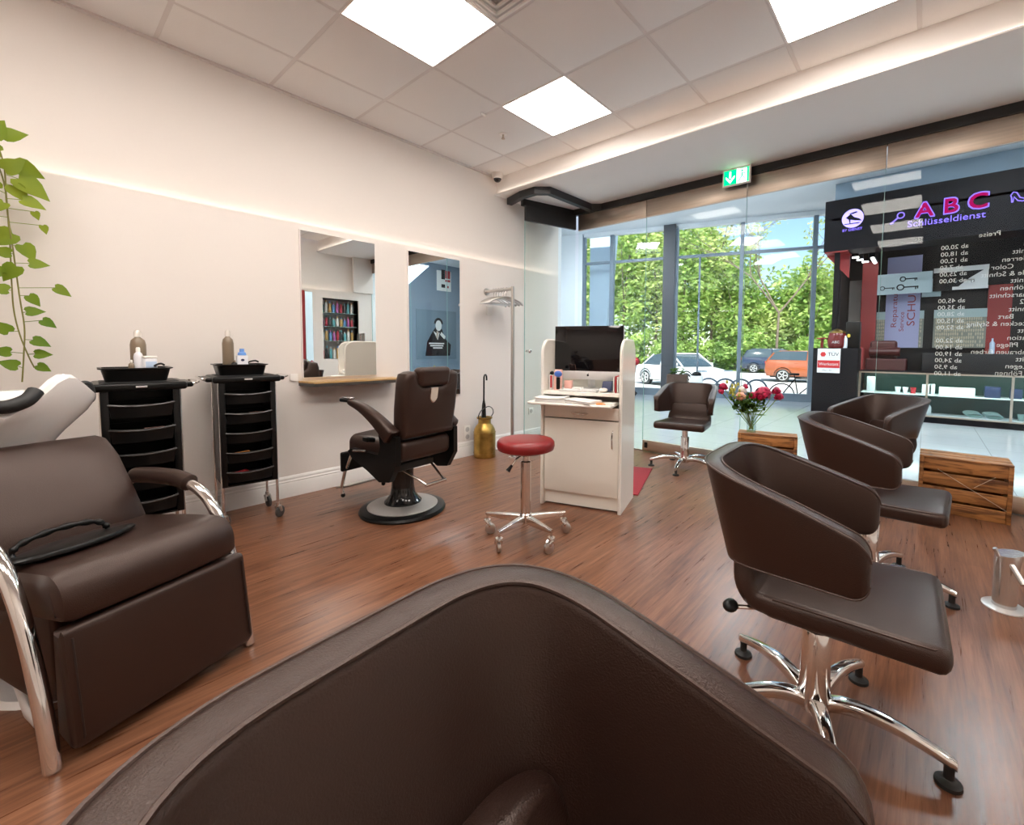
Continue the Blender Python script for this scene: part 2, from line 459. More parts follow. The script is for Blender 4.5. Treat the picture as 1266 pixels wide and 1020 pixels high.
b.box(XB, 3.452, YL + .03, YL + .055, ZC - .02, ZC)
obj('ceiling_grid', b, M['tbar'], ce, smooth=False)
LN = {(0, 0): 'square ceiling light nearest the front left corner, above the reception desk', (0, 3): 'square ceiling light at the right, cut by the top of the photo, nearest the soffit',
      (-2, 0): 'square ceiling light at top centre beside the round-edged air vent', (-2, 3): 'square ceiling light above the right row of chairs, out of view',
      (-4, 0): 'square ceiling light above the wash unit', (-4, 3): 'square ceiling light above the foreground chair', (-6, 0): 'square ceiling light in the back left corner', (-6, 3): 'square ceiling light in the back right corner'}
for (i, j) in sorted(lights, reverse=True):
    x0, y1 = GX + i * TS, GY - j * TS; c = (x0 + TS / 2, y1 - TS / 2)
    t = thing('ceiling_light', LN[(i, j)], 'ceiling light', (c[0], c[1], ZC), 0, 'square ceiling lights')
    b = MB(); b.box(-.302, .302, -.302, .302, -.006, -.002); obj('diffuser', b, M['lamp'], t, smooth=False)
    b = MB()
    for s in (-1, 1):
        b.box(-.312, .312, min(s * .303, s * .312), max(s * .303, s * .312), -.007, 0); b.box(min(s * .303, s * .312), max(s * .303, s * .312), -.303, .303, -.007, 0)
    obj('light_frame', b, M['white'], t, smooth=False)

# air diffuser of concentric squares
t = thing('air_vent', 'white square ceiling air vent of concentric rings at the top edge', 'air vent', (GX - 1.5 * TS, GY - 1.5 * TS, ZC - .006))
b = MB()
for k in range(7):
    a = .07 + .035 * k; z0 = -.004 - .002 * k
    for s in (-1, 1):
        b.box(-a, a, min(s * a, s * (a - .012)), max(s * a, s * (a - .012)), z0 - .012, z0); b.box(min(s * a, s * (a - .012)), max(s * a, s * (a - .012)), -a, a, z0 - .012, z0)
obj('vent_slats', b, M['white'], t, smooth=False)
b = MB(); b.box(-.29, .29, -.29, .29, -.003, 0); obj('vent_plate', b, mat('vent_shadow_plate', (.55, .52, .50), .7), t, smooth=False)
t = thing('sprinkler', 'small ceiling sprinkler head in the tile left of the reception light', 'sprinkler', (2.79, 2.915, ZC - .004))
b = MB(); b.lathe([(.004, 0), (.035, 0), (.033, -.006), (.012, -.009), (.004, -.010)]); obj('cover_plate', b, M['white'], t)
b = MB(); b.cyl((0, 0, -.008), (0, 0, -.04), .008); b.cyl((0, 0, -.04), (0, 0, -.044), .016); obj('sprinkler_head', b, M['bronze'], t)
t = thing('dome_camera', 'white dome security camera with a black eye in the ceiling corner', 'security camera', (3.37, 3.61, ZC - .004))
b = MB(); b.lathe([(.004, 0), (.062, 0), (.064, -.02), (.056, -.05), (.045, -.058), (.044, -.05), (.004, -.05)]); obj('housing', b, M['white'], t)
b = MB(); b.ball((0, 0, -.05), .043, 18); obj('eye', b, M['blackgloss'], t)
b = MB(); b.rbox((0, 0, 0), (.05, .012, .02), .003, 1); o = obj('ceiling_sensor', b, M['white'], None, (2.11, 2.28, ZC - .013)); tag(o, 'tiny white sensor clip on the ceiling grid', 'sensor')
o.location = (2.45, 2.79, ZC - .016)

# baseboards with moulding
def baseboard(name, x0, x1, y, sy):
    prof = [(0, 0), (.017, 0), (.017, .10), (.013, .112), (.015, .120), (.010, .130), (.011, .143), (.005, .158), (0, .159)]
    pts = [(y - sy * p[0], p[1]) for p in prof]
    b = MB(); b.prism(pts, x0, x1, 'x'); struct(name, b, M['base'], sharp=20)
baseboard('baseboard_left', XB, XG - .02, YL, 1); baseboard('baseboard_right', XB, XG - .02, YR, -1)

# ------------------------------------------------------------------ glass front
def gpanel(n, y0, y1, bottom=True):
    b = MB(); b.box(XG - .005, XG + .005, y0 + .002, y1 - .002, .10 if bottom else .012, 2.60)
    g = struct('window_%d' % n, b, M['glass'], smooth=False)
    b = MB(); b.rbox((XG, (y0 + y1) / 2, 2.66), (.034, y1 - y0 - .006, .19), .003, 1); b.box(XG - .019, XG + .019, y0 + .003, y1 - .003, 2.735, 2.741)
    obj('top_rail', b, M['bronze'], g)
    if bottom:
        b = MB(); b.rbox((XG, (y0 + y1) / 2, .067), (.034, y1 - y0 - .006, .122), .003, 1); obj('bottom_rail', b, M['bronze'], g)
    else:
        b = MB(); b.box(XG - .008, XG + .008, y0, y1, .002, .014); obj('floor_guide', b, M['steel'], g, smooth=False)
    b = MB(); b.box(XG - .0045, XG + .0045, y0 + .0021, y0 + .005, .13, 2.565); obj('edge_seal', b, M['rim'], g, smooth=False)
    for yy in (y0 + .05, y1 - .05):
        b = MB(); b.box(XG - .01, XG + .01, yy - .012, yy + .012, 2.74, 2.775); obj('hanger_bolt', b, M['bronze'], g, smooth=False)
    return g
gp1 = gpanel(1, 1.337, 2.378); gp2 = gpanel(2, .296, 1.337); gp3 = gpanel(3, -1.05, .296); gp4 = gpanel(4, 2.378, 3.30, False)
for (g, yy) in ((gp1, 2.33), (gp2, 1.29)):
    b = MB(); b.box(XG - .022, XG - .017, yy - .018, yy + .018, .045, .105); obj('lock', b, M['black'], g, smooth=False)
# parked door leaf
t0, t1 = Vector((3.72, 3.53)), Vector((4.405, 3.335)); dv = (t1 - t0).normalized(); ln = (t1 - t0).length
b = MB(); b.box(0, ln, -.005, .005, .02, 2.60); dl = struct('door_1', b, M['glass'], smooth=False); dl.location = (t0.x, t0.y, 0); dl.rotation_euler = (0, 0, math.atan2(dv.y, dv.x))
b = MB(); b.rbox((ln / 2, 0, 2.665), (ln, .036, .17), .003, 1); obj('top_rail', b, M['blackmetal'], dl)
b = MB(); b.rbox((ln / 2, 0, .067), (ln, .036, .11), .003, 1); obj('bottom_rail', b, M['steel'], dl)
b = MB(); b.box(-.004, .0, -.0055, .0055, .12, 2.58); obj('edge_seal', b, M['rim'], dl, smooth=False)
b = MB(); b.cyl((.035, -.005, 1.105), (.035, -.05, 1.105), .012); b.ball((.035, -.058, 1.105), .024, 14, (1, .6, 1)); b.cyl((.035, .005, 1.105), (.035, .05, 1.105), .012); obj('door_knob', b, M['chrome'], dl)
# black ceiling track with its parking loop
def track(path, wdt, z0, z1, bld):
    P = [Vector((p[0], p[1], 0)) for p in path]; L_, R_ = [], []
    for i in range(len(P)):
        d1 = (P[i] - P[i - 1]).normalized() if i else (P[1] - P[0]).normalized(); d2 = (P[i + 1] - P[i]).normalized() if i < len(P) - 1 else d1
        n1 = Vector((-d1.y, d1.x, 0)); n2 = Vector((-d2.y, d2.x, 0)); n = (n1 + n2); n = n / n.dot(n1) if n.length > 1e-6 else n1
        L_.append(P[i] + n * wdt / 2); R_.append(P[i] - n * wdt / 2)
    rings = [[(a.x, a.y, z0), (a.x, a.y, z1), (c.x, c.y, z1), (c.x, c.y, z0)] for a, c in zip(L_, R_)]
    bld.loft(rings)
b = MB(); track([(3.60, 3.66), (3.53, 3.40), (3.53, 3.20), (3.62, 3.09), (4.34, 3.07), (XG - .01, 2.96), (XG - .01, YR)], .062, 2.748, ZS, b)
track([(3.70, 3.56), (4.41, 3.36)], .05, 2.75, ZS, b); track([(4.40, 3.34), (4.405, 3.05)], .05, 2.748, ZS, b)
struct('trim_2', b, M['blackmetal'], smooth=False)
b = MB(); b.box(XG - .014, XG + .014, YR, 3.3, 2.741, 2.750); struct('trim_3', b, M['blackmetal'], smooth=False)
# ------------------------------------------------------------------ styling chairs
def Uline(wf, wb, df, db, rc, n=14):
    P = [Vector((wf, df)), Vector((wb, -db)), Vector((-wb, -db)), Vector((-wf, df))]
    out = []
    L0 = (P[1] - P[0]); ln = L0.length
    for k in range(10): out.append(P[0] + L0 * (k / 10) * (ln - rc) / ln)
    def corner(a, b_, c, r):
        d1 = (a - b_).normalized(); d2 = (c - b_).normalized()
        return [(1 - t) ** 2 * (b_ + d1 * r) + 2 * t * (1 - t) * b_ + t * t * (b_ + d2 * r) for t in [i / n for i in range(n + 1)]]
    out += corner(P[0], P[1], P[2], rc)
    out += [P[1].lerp(P[2], t) for t in (.47, .5, .53)] if False else []
    out += [Vector((x, -db)) for x in (.02, 0, -.02)]
    out += corner(P[1], P[2], P[3], rc)
    for k in range(10): out.append(P[3] + (P[2] - P[3]) * ((9 - k) / 10) * (ln - rc) / ln)
    return out
def resample(P, ds):
    """points along a polyline at the given arc lengths."""
    acc = [0]
    for i in range(1, len(P)): acc.append(acc[-1] + (P[i] - P[i - 1]).length)
    out = []
    for d in ds:
        k = 0
        while k < len(acc) - 2 and acc[k + 1] < d: k += 1
        t = (d - acc[k]) / max(acc[k + 1] - acc[k], 1e-9); out.append(P[k].lerp(P[k + 1], t))
    return out, acc[-1]
WF, WB, DF, DB, RC, ZB, ZA, PW = .284, .263, .131, .310, .222, .803, .681, 1.306
TH = .052
def make_band():
    U0 = Uline(WF, WB, DF, DB, RC - .03); _, Ltot = resample(U0, [0])
    endr = .038
    ds = [0, .003, .008, .016, .025, .033, endr] + [endr + (Ltot - 2 * endr) * k / 60 for k in range(1, 60)] + [Ltot - x for x in (endr, .033, .025, .016, .008, .003, 0)]
    P, _ = resample(U0, ds); rings = []; oe, ie, obt = [], [], []
    for i, p in enumerate(P):
        a, c = P[max(i - 1, 0)], P[min(i + 1, len(P) - 1)]; t = (c - a).normalized(); n = Vector((t.y, -t.x))   # candidate normal
        if n.dot(Vector((0, -.05)) - p) > 0: n = -n                                                             # outward
        s = max(0, min(1, (p.y + DB) / (DF + DB))); zt = ZB + (ZA - ZB) * s ** PW
        zb = .512 + .028 * s
        d = min(ds[i], Ltot - ds[i]); sh = endr - math.sqrt(max(0, endr ** 2 - (endr - min(d, endr)) ** 2)) if d < endr else 0
        th = TH * (.45 + .55 * min(1, (d / .016)) ** .5)
        fl = .22 * (1 - s) + .04
        zt2, zb2 = zt - sh, zb + sh
        ring = []
        for (u, v) in rr(th, zt2 - zb2, .012 if th > .03 else th / 3, 3):
            z = (zt2 + zb2) / 2 + v; off = -TH / 2 + u - (ZB - z) * fl
            # crown of the outer faces
            ring.append((p.x + n.x * off, p.y + n.y * off, z))
        rings.append(ring)
        for lst, u in ((oe, th / 2 - .001), (ie, -th / 2 + .003)):
            off = -TH / 2 + u - (ZB - zt2 + .004) * fl; lst.append((p.x + n.x * off, p.y + n.y * off, zt2 - .004 if lst is oe else zt2 - .001))
        off = -TH / 2 + th / 2 - .002 - (ZB - zb2) * fl; obt.append((p.x + n.x * off, p.y + n.y * off, zb2 + .004))
    b = MB(); b.loft(rings)
    pb = MB(); pb.tube(oe, .0034, 6); pb.tube(ie, .0030, 6); pb.tube(obt, .003, 6)
    return b, pb
def slab(path, widths, thick, corner, b, mx=0):
    """cushion swept along a path in the yz plane; widths along x."""
    rings = []
    for i, (y, z) in enumerate(path):
        a, c = path[max(i - 1, 0)], path[min(i + 1, len(path) - 1)]; t = Vector((c[0] - a[0], c[1] - a[1])).normalized(); nrm = Vector((-t.y, t.x))
        th = thick[i] if isinstance(thick, (list, tuple)) else thick
        ring = []
        for (u, v) in rr(widths[i], th, min(corner, th * .49), 4):
            cr = 1 - (abs(u) / (widths[i] / 2)) ** 4 if v > 0 else 0
            v2 = v + mx * cr
            ring.append((u, y + nrm.x * v2, z + nrm.y * v2))
        rings.append(ring)
    b.loft(rings)
def make_styling_chair(label, legrot=0):
    t = thing('styling_chair', label, 'chair', group='brown leather styling chairs')
    b, pb = make_band(); be = obj('backrest', b, M['leather'], t); obj('piping', pb, M['leather_lt'], be)
    # seat, rounded front
    e = [0, .004, .012, .024]
    ys = [(.288 - x, .435) for x in e] + [(.288 - .024 - .345 * k / 8, .435 - .012 * k / 8) for k in range(1, 9)] + [(-.092, .4235), (-.108, .425)]
    th = [.022, .042, .056, .062] + [.062] * 8 + [.060, .056]
    wd = [.405, .435, .452, .46] + [.46 - .03 * k / 8 for k in range(1, 9)] + [.43, .425]
    b = MB(); slab(list(reversed(ys)), list(reversed(wd)), list(reversed(th)), .022, b, .004); se = obj('seat', b, M['leather'], t)
    b = MB(); pts = []
    for sx in (1,):
        w = .46 / 2 - .004
        pts = [(w - .02, .273, .461), (w - .004, .253, .462)] + [(w - .03 * .5 * k / 8 - .003, .262 - .345 * k / 8, .462 - .012 * k / 8) for k in range(1, 9)]
    b.tube(pts, .0028, 6); b.tube([(-p[0], p[1], p[2]) for p in pts], .0028, 6); b.tube([(-.205, .274, .461), (0, .279, .463), (.205, .274, .461)], .0028, 6)
    obj('piping', b, M['leather_lt'], se)
    # back pad rises from the seat inside the band
    c = smoothpath([(-.095, .424, 0), (-.135, .430, 0), (-.160, .465, 0), (-.170, .53, 0), (-.182, .58, 0), (-.186, .606, 0)], 5)
    path = [(p.x, p.y) for p in c]; n = len(path); wd = []; th = []
    for i in range(n):
        s = i / (n - 1); wdt = .425 - .03 * s if s < .45 else .4115 - (s - .45) / .55 * .115
        if s > .86: wdt *= math.sqrt(max(.12, 1 - ((s - .86) / .14) ** 2 * .75))
        wd.append(wdt); th.append(.056 if s < .9 else .056 - .03 * (s - .9) / .1)
    b = MB(); slab([(y, z) for y, z in path], wd, th, .02, b, .004); obj('back_pad', b, M['leather'], t)
    # column and five-star base
    b = MB(); b.lathe([(.004, .402), (.09, .402), (.09, .392), (.03, .388), (.03, .30), (.039, .299), (.040, .297), (.040, .16), (.043, .12), (.046, .075), (.044, .055), (.004, .055)], n=28); obj('column', b, M['chrome'], t)
    for k in range(5):
        a = legrot + 2 * PI * k / 5
        P = [(.03, .088), (.07, .104), (.13, .112), (.20, .106), (.26, .092), (.31, .076), (.325, .070)]
        rings = []
        for i, (x, z) in enumerate(smoothpath([(p[0], 0, p[1]) for p in P], 4)[0:0] or [Vector((p[0], 0, p[1])) for p in P]) if False else enumerate([(p.x, p.z) for p in smoothpath([(p[0], 0, p[1]) for p in P], 4)]):
            s = (x - .03) / .295; wdt = .046 - .018 * s; h = .040 - .012 * s
            if s > .96: wdt *= .8
            rings.append([(x * math.cos(a) - u * math.sin(a), x * math.sin(a) + u * math.cos(a), z - .012 + v) for (u, v) in rr(wdt, h, .011, 3)])
        b = MB(); b.loft(rings); lg = obj('leg', b, M['chrome'], t)
        fx, fy = .310 * math.cos(a), .310 * math.sin(a)
        b = MB(); b.lathe([(.004, .052), (.0115, .052), (.0115, .018), (.016, .013), (.029, .009), (.030, .0), (.004, .0)], (fx, fy, 0), 18); obj('foot', b, M['rubberb'], lg)
    b = MB(); b.tube([(.03, -.02, .388), (.12, -.07, .388), (.205, -.175, .394)], .0065, 8); lv = obj('lever', b, M['chrome'], t)
    b = MB(); b.ball((.214, -.192, .396), .022, 14, (1.25, .95, .75)); obj('lever_knob', b, M['black'], lv)
    return t
chA = make_styling_chair('brown styling chair at right whose whole five-arm chrome base shows', R(90))
def place(c, x, y, th, dz=0): c.location = (x, y, dz); c.rotation_euler = (0, 0, th)
place(chA, 1.512, .216, 3.171)
chW = dup(chA, (4.06, 1.731, 0), 1.74, 'brown styling chair facing the room beside the white desk, in front of the glass')
chB = dup(chA, (2.64, .173, 0), 3.085, 'brown styling chair in the middle of the right row, seat towards the large crate')
chC = dup(chA, (4.03, .29, 0), R(49), 'brown styling chair farthest in the right row, turned towards the flowers')
chN = dup(chA, (.226, .132, 0), 3.216, 'large foreground styling chair cut off by the bottom of the photo')
for c in kids(chC):   # base turned clear of the crate
    if c.name.split('.')[0] == 'leg': c.rotation_euler.z = R(36)
for c in kids(chN):   # this one is pumped up a little
    if c.name.split('.')[0] in ('seat', 'backrest', 'back_pad', 'lever'): c.location.z += .049
b = MB(); b.lathe([(.004, .46), (.03, .46), (.03, .30), (.004, .30)], n=24); obj('lift_ram', b, M['chrome'], chN)

# ------------------------------------------------------------------ shampoo lounge chair
wc = thing('shampoo_chair', 'brown leather shampoo lounge chair with curved chrome arms at left', 'lounge chair', (.057, 1.70, 0), math.atan2(.3666, .9304))
def prof_slab(b, outline, x0, x1, r=.02):
    """rounded extrusion along x of a closed yz outline, soft side edges."""
    c = Vector((sum(p[0] for p in outline) / len(outline), sum(p[1] for p in outline) / len(outline)))
    rings = []
    for (x, ins) in ((x0, r), (x0 + r * .3, r * .35), (x0 + r, 0), (x0 + (x1 - x0) * .33, -.003), (x0 + (x1 - x0) * .66, -.003), (x1 - r, 0), (x1 - r * .3, r * .35), (x1, r)):
        ring = []
        for i, p in enumerate(outline):
            p = Vector(p); a = Vector(outline[i - 1]); d = Vector(outline[(i + 1) % len(outline)])
            t = (d - a).normalized(); nn = Vector((t.y, -t.x))
            q = p - nn * ins; ring.append((x, q.x, q.y))
        rings.append(ring)
    b.loft(rings)
def arc(c, r, a0, a1, n=6): return [(c[0] + r * math.cos(R(a0 + (a1 - a0) * k / n)), c[1] + r * math.sin(R(a0 + (a1 - a0) * k / n))) for k in range(n + 1)]
# outlines run counter-clockwise in (y, z)
seat = arc((.075, .435), .055, 270, 180, 5)[::-1]
seat = [(.56, .33)] + [(.56, .46)] + [(.30, .497)] + arc((.125, .430), .085, 80, 175, 7) + arc((.065, .400), .025, 180, 270, 4)
seat = seat[::-1][::-1]
b = MB(); prof_slab(b, seat, -.004, .478, .03); st = obj('seat_cushion', b, M['leather'], wc)
leg = [(.10, .07), (.10, .355)] + arc((.062, .345), .022, 90, 180, 4) + arc((.036, .06), .03, 180, 270, 4)
b = MB(); prof_slab(b, leg, -.005, .503, .02); lr_ = obj('leg_rest', b, M['leather'], wc)
for xx in (.014, .484):
    b = MB(); b.tube([(xx, .0385, .34), (xx, .006, .07), (xx, .02, .037)], .0025, 6); obj('piping', b, M['seam'], lr_)
back = [(.62, .40), (.80, .66)] + arc((.765, .715), .055, -20, 130, 7) + [(.66, .70), (.565, .565), (.495, .45)] + [(.50, .40)]
b = MB(); prof_slab(b, back, .0, .465, .035); obj('backrest', b, M['leather'], wc)
# side panels under the seat
b = MB(); prof_slab(b, [(.66, .16), (.66, .43), (.12, .40), (.12, .14), (.2, .11)], .006, .464, .012); obj('base_body', b, M['leather'], wc)
for x in (-.035, .508):
    path = smoothpath([(x, .045, .004), (x, .062, .10), (x, .09, .22), (x, .13, .35), (x, .18, .46), (x, .245, .545), (x, .34, .592), (x, .48, .603), (x, .66, .585), (x, .78, .53)], 6)
    b = MB(); b.tube(path, .0195, 16); ar = obj('armrest', b, M['chrome'], wc)
    pp = smoothpath([(x, .335, .590), (x, .42, .604), (x, .55, .602), (x, .68, .590)], 6); n = len(pp)
    b = MB(); b.tube([p + Vector((0, 0, .004)) for p in pp], [.020] + [.032] * (n - 2) + [.022], 16); obj('arm_pad', b, M['leather'], ar)
b = MB(); b.tube([(-.02, .10, .10), (.03, .3, .045), (.1, .55, .035), (.235, .6, .03)], .017, 12); b.tube([(.49, .10, .10), (.44, .3, .045), (.37, .55, .035), (.235, .6, .03)], .017, 12); obj('base_frame', b, M['alu'], wc)
b = MB(); b.lathe([(.004, .16), (.06, .16), (.07, .04), (.20, .02), (.21, 0), (.004, 0)], (.235, .52, 0), 28); obj('base_plate', b, M['alu'], wc)

# hand mirror lying on the seat
hm = thing('hand_mirror', 'black hand mirror with a finger-grip loop handle lying on the lounge seat', 'hand mirror', (.057 + .9304 * .135 - .3666 * .285, 1.70 + .3666 * .135 + .9304 * .285, .507), math.atan2(.3666, .9304) + R(4))
hm.rotation_euler = (R(-7), 0, math.atan2(.3666, .9304) + R(2))
out = []
for k in range(40):
    a = 2 * PI * k / 40; x = .150 * math.cos(a); y = .078 * math.sin(a); p = 1 + .10 * max(0, math.cos(a)) ** 12 + .08 * max(0, -math.cos(a)) ** 10
    out.append((x * p, y * (1 - .18 * abs(math.cos(a)) ** 3)))
b = MB(); rings = []
for (sc, z) in ((.95, 0), (1, .004), (1, .010), (.95, .016), (.80, .019)): rings.append([(x * sc, y * sc, z) for x, y in out])
b.loft(rings); obj('mirror_back', b, M['black'], hm)
hp = smoothpath([(-.125, .02, .014), (-.118, .022, .038), (-.09, .024, .053), (-.03, .026, .062), (.03, .026, .060), (.075, .024, .050), (.095, .02, .030), (.098, .018, .014)], 6)
b = MB(); b.tube(hp, [.0085 + .0022 * math.sin(k * 1.25) for k in range(len(hp))], 12); obj('grip_handle', b, M['black'], hm)

# wash basin behind the lounge chair
wb = thing('wash_basin', 'white ceramic hair-washing basin with black neck rest behind the lounge chair', 'wash basin', (-.155, 2.72, 0), math.atan2(.3666, .9304))
# rim outline (x right, y back)
def supell(a, bb, n, e): return [(a * abs(math.cos(t)) ** (2 / e) * (1 if math.cos(t) >= 0 else -1), bb * abs(math.sin(t)) ** (2 / e) * (1 if math.sin(t) >= 0 else -1)) for t in [2 * PI * k / n for k in range(n)]]
O = supell(.335, .28, 60, 2.8)
def lift(x, y):   # the rim swells up into two horns either side of the neck opening
    fr = max(0, -y / .27); return .085 * math.exp(-((abs(x) - .185) / .078) ** 2) * min(1, fr * 1.25) ** 1.5 - .045 * math.exp(-(x / .07) ** 2) * fr ** 3
rings = []
for (sc, z, lf) in ((.30, .46, 0), (.42, .60, 0), (.55, .70, 0), (.74, .79, 0), (.93, .865, .3), (1.0, .905, .8), (1.01, .925, 1), (.97, .940, 1), (.90, .938, 1), (.84, .915, .9), (.78, .85, .3), (.62, .78, 0), (.30, .755, 0), (.05, .75, 0)):
    rings.append([(x * sc, y * sc, z + lift(x, y) * lf) for x, y in O])
b = MB(); b.loft(rings); obj('bowl', b, M['ceramic'], wb)
b = MB(); b.rbox((0, .02, .23), (.26, .30, .46), .05, 4, (1, 1, 2)); obj('pedestal', b, M['ceramic'], wb)
b = MB(); b.tube(smoothpath([(-.088, -.266, .964), (-.055, -.282, .934), (0, -.285, .917), (.055, -.282, .934), (.088, -.266, .964)], 6), .024, 12); obj('neck_rest', b, M['rubberb'], wb)
b = MB(); b.tube(smoothpath([(.305, -.05, .925), (.310, -.05, .962), (.328, -.05, .972), (.348, -.05, .956), (.351, -.05, .90), (.325, -.05, .885)], 5), .010, 10); obj('spray_hook', b, M['rubberb'], wb)
b = MB(); b.lathe([(.004, 0), (.022, 0), (.022, .05), (.015, .06), (.004, .06)], (-.05, .215, .935)); b.tube(smoothpath([(-.05, .215, .99), (-.05, .2, 1.03), (-.05, .13, 1.035), (-.05, .08, 1.0)], 6), .011, 12); obj('tap', b, M['chrome'], wb)

# ------------------------------------------------------------------ barber chair
bc = thing('barber_chair', 'brown barber chair on a round pump base facing the wall mirror', 'barber chair', (1.68, 2.765, 0), R(7))
b = MB(); b.lathe([(.004, 0), (.285, 0), (.291, .012), (.282, .026), (.25, .034), (.004, .034)], n=48); obj('floor_ring', b, M['black'], bc)
b = MB(); b.lathe([(.004, .034), (.234, .034), (.236, .040), (.226, .046), (.10, .062), (.004, .064)], n=48); obj('base_cover', b, mat('satin_base', (.50, .48, .46), .45, metal=.55), bc)
b = MB(); b.lathe([(.004, .055), (.125, .055), (.126, .068), (.108, .085), (.085, .12), (.076, .17), (.073, .24), (.075, .335), (.004, .335)], n=36); obj('pump_column', b, M['blackgloss'], bc)
b = MB(); b.rbox((0, .03, .345), (.30, .36, .05), .012, 2); obj('seat_bracket', b, M['blackmetal'], bc)
b = MB(); b.rbox((0, .065, .455), (.445, .50, .155), .055, 5, (3, 3, 1), lambda p: (p.x, p.y, p.z + .012 * (1 - (p.x / .22) ** 2) * (p.z > 0))); obj('seat', b, M['leather'], bc)
b = MB(); b.rbox((0, -.215, .475), (.425, .10, .14), .045, 4, (2, 1, 1)); obj('lumbar_roll', b, M['leather'], bc)
# back: shield with a notch for the headrest
nb = MB(); hw, zb, zt = .225, .555, .985
ol = [(-.205, zb), (.205, zb)] + [(.215, .60), (hw, .75), (hw, .93)] + [(hw - .012, zt - .012), (hw - .045, zt)] + [(.145, zt + .002), (.125, zt - .03), (.112, zt - .07), (.08, zt - .098), (0, zt - .104), (-.08, zt - .098), (-.112, zt - .07), (-.125, zt - .03), (-.145, zt + .002)] + [(-hw + .045, zt), (-hw + .012, zt - .012), (-hw, .93), (-hw, .75), (-.215, .60)]
cen = Vector((0, .75)); rings = []
n_ = len(ol)
for (y, ins) in ((-.062, .035), (-.058, .016), (-.046, .004), (-.03, 0), (.03, 0), (.048, .006), (.056, .02), (.058, .04)):
    ring = []
    for i, p in enumerate(ol):
        p = Vector(p); a = Vector(ol[i - 1]); d = Vector(ol[(i + 1) % n_]); t = (d - a).normalized(); nn = Vector((t.y, -t.x)); q = p - nn * ins
        ring.append((q.x, y - .222 - (q.y - .55) * .13, q.y))
    rings.append(ring)
nb.loft(rings); bk = obj('backrest', nb, M['leather'], bc, sharp=50)
b = MB(); out = [(-.033, .880), (-.031, .805), (-.015, .781), (0, .776), (.015, .781), (.031, .805), (.033, .880)]
rings = [[(x * sc, -.222 - (z - .55) * .13 - .0625 - dy, .83 + (z - .83) * sc) for x, z in out] for sc, dy in ((1, -.01), (1, .002), (.9, .006))]
b.loft(rings); obj('badge', b, M['chrome'], bk)
b = MB(); b.rbox((0, -.294, .944), (.268, .09, .128), .035, 4, (2, 1, 1), lambda p: (p.x * (1 + .25 * p.z), p.y - .02 * (p.z + .06) / .12, p.z + .004)); hd = obj('headrest', b, M['leather'], bc)
for sx in (-1, 1):
    b = MB()
    P = smoothpath([(sx * .255, -.24, .585), (sx * .262, -.16, .645), (sx * .268, -.06, .705), (sx * .272, .06, .755), (sx * .275, .17, .780)], 6)
    rings = []
    for i, p in enumerate(P):
        t = (P[min(i + 1, len(P) - 1)] - P[max(i - 1, 0)]).normalized(); nn = Vector((0, -t.z, t.y))
        s = i / (len(P) - 1); hh = .105 - .062 * s; ww = .082 - .032 * s
        if i == 0: hh *= .8; ww *= .8
        rings.append([tuple(p + Vector((u, 0, 0)) + nn * (v - hh * .12)) for (u, v) in rr(ww, hh, .018, 3)])
    b.loft(rings); ar = obj('armrest', b, M['leather'], bc)
    b = MB(); b.rbox((sx * .276, .215, .782), (.042, .11, .026), .01, 3); obj('arm_tip', b, M['black'], ar)
    b = MB(); b.rbox((sx * .276, .195, .799), (.036, .10, .010), .004, 2); obj('tip_plate', b, M['chrome'], ar)
    b = MB(); pl_ = [(-.27, .40), (-.27, .58), (-.19, .60), (-.10, .58), (-.115, .50), (-.09, .45), (.20, .455), (.235, .435), (.19, .39), (.02, .33), (-.10, .275), (-.20, .29)]
    b.prism(pl_, min(sx * .225, sx * .262), max(sx * .225, sx * .262), 'x'); obj('arm_side', b, M['black'], bc, sharp=25)
b = MB(); b.cyl((-.265, -.06, .545), (-.315, -.055, .555), .016); b.rbox((-.318, -.05, .555), (.02, .05, .03), .008, 2); obj('recline_knob', b, M['black'], bc)
b = MB(); b.cyl((-.268, .02, .462), (-.268, .16, .445), .008, n=10); obj('side_lever', b, M['chrome'], bc)
b = MB(); b.tube([(-.12, -.10, .345), (-.045, -.30, .235), (.105, -.30, .235), (.13, -.12, .345)], .008, 10); b.tube([(-.058, -.30, .235), (.118, -.30, .235)], .011, 10); obj('pump_handle', b, M['chrome'], bc)
b = MB(); b.rbox((0, .42, .315), (.40, .03, .14), .012, 2); obj('front_apron', b, M['black'], bc)
for sx in (-1, 1):
    b = MB(); b.tube([(sx * .155, .36, .37), (sx * .165, .43, .24), (sx * .17, .46, .13), (sx * .17, .45, .075)], .013, 10); fr = obj('footrest_arm', b, M['chrome'], bc)
    b = MB(); b.ball((sx * .17, .45, .062), .016, 12); obj('end_knob', b, M['black'], fr)
b = MB(); b.rbox((0, .475, .115), (.32, .17, .014), .005, 2, (1, 1, 1), lambda p: (p.x, p.y, p.z - .25 * p.y)); obj('foot_plate', b, M['steel'], bc)
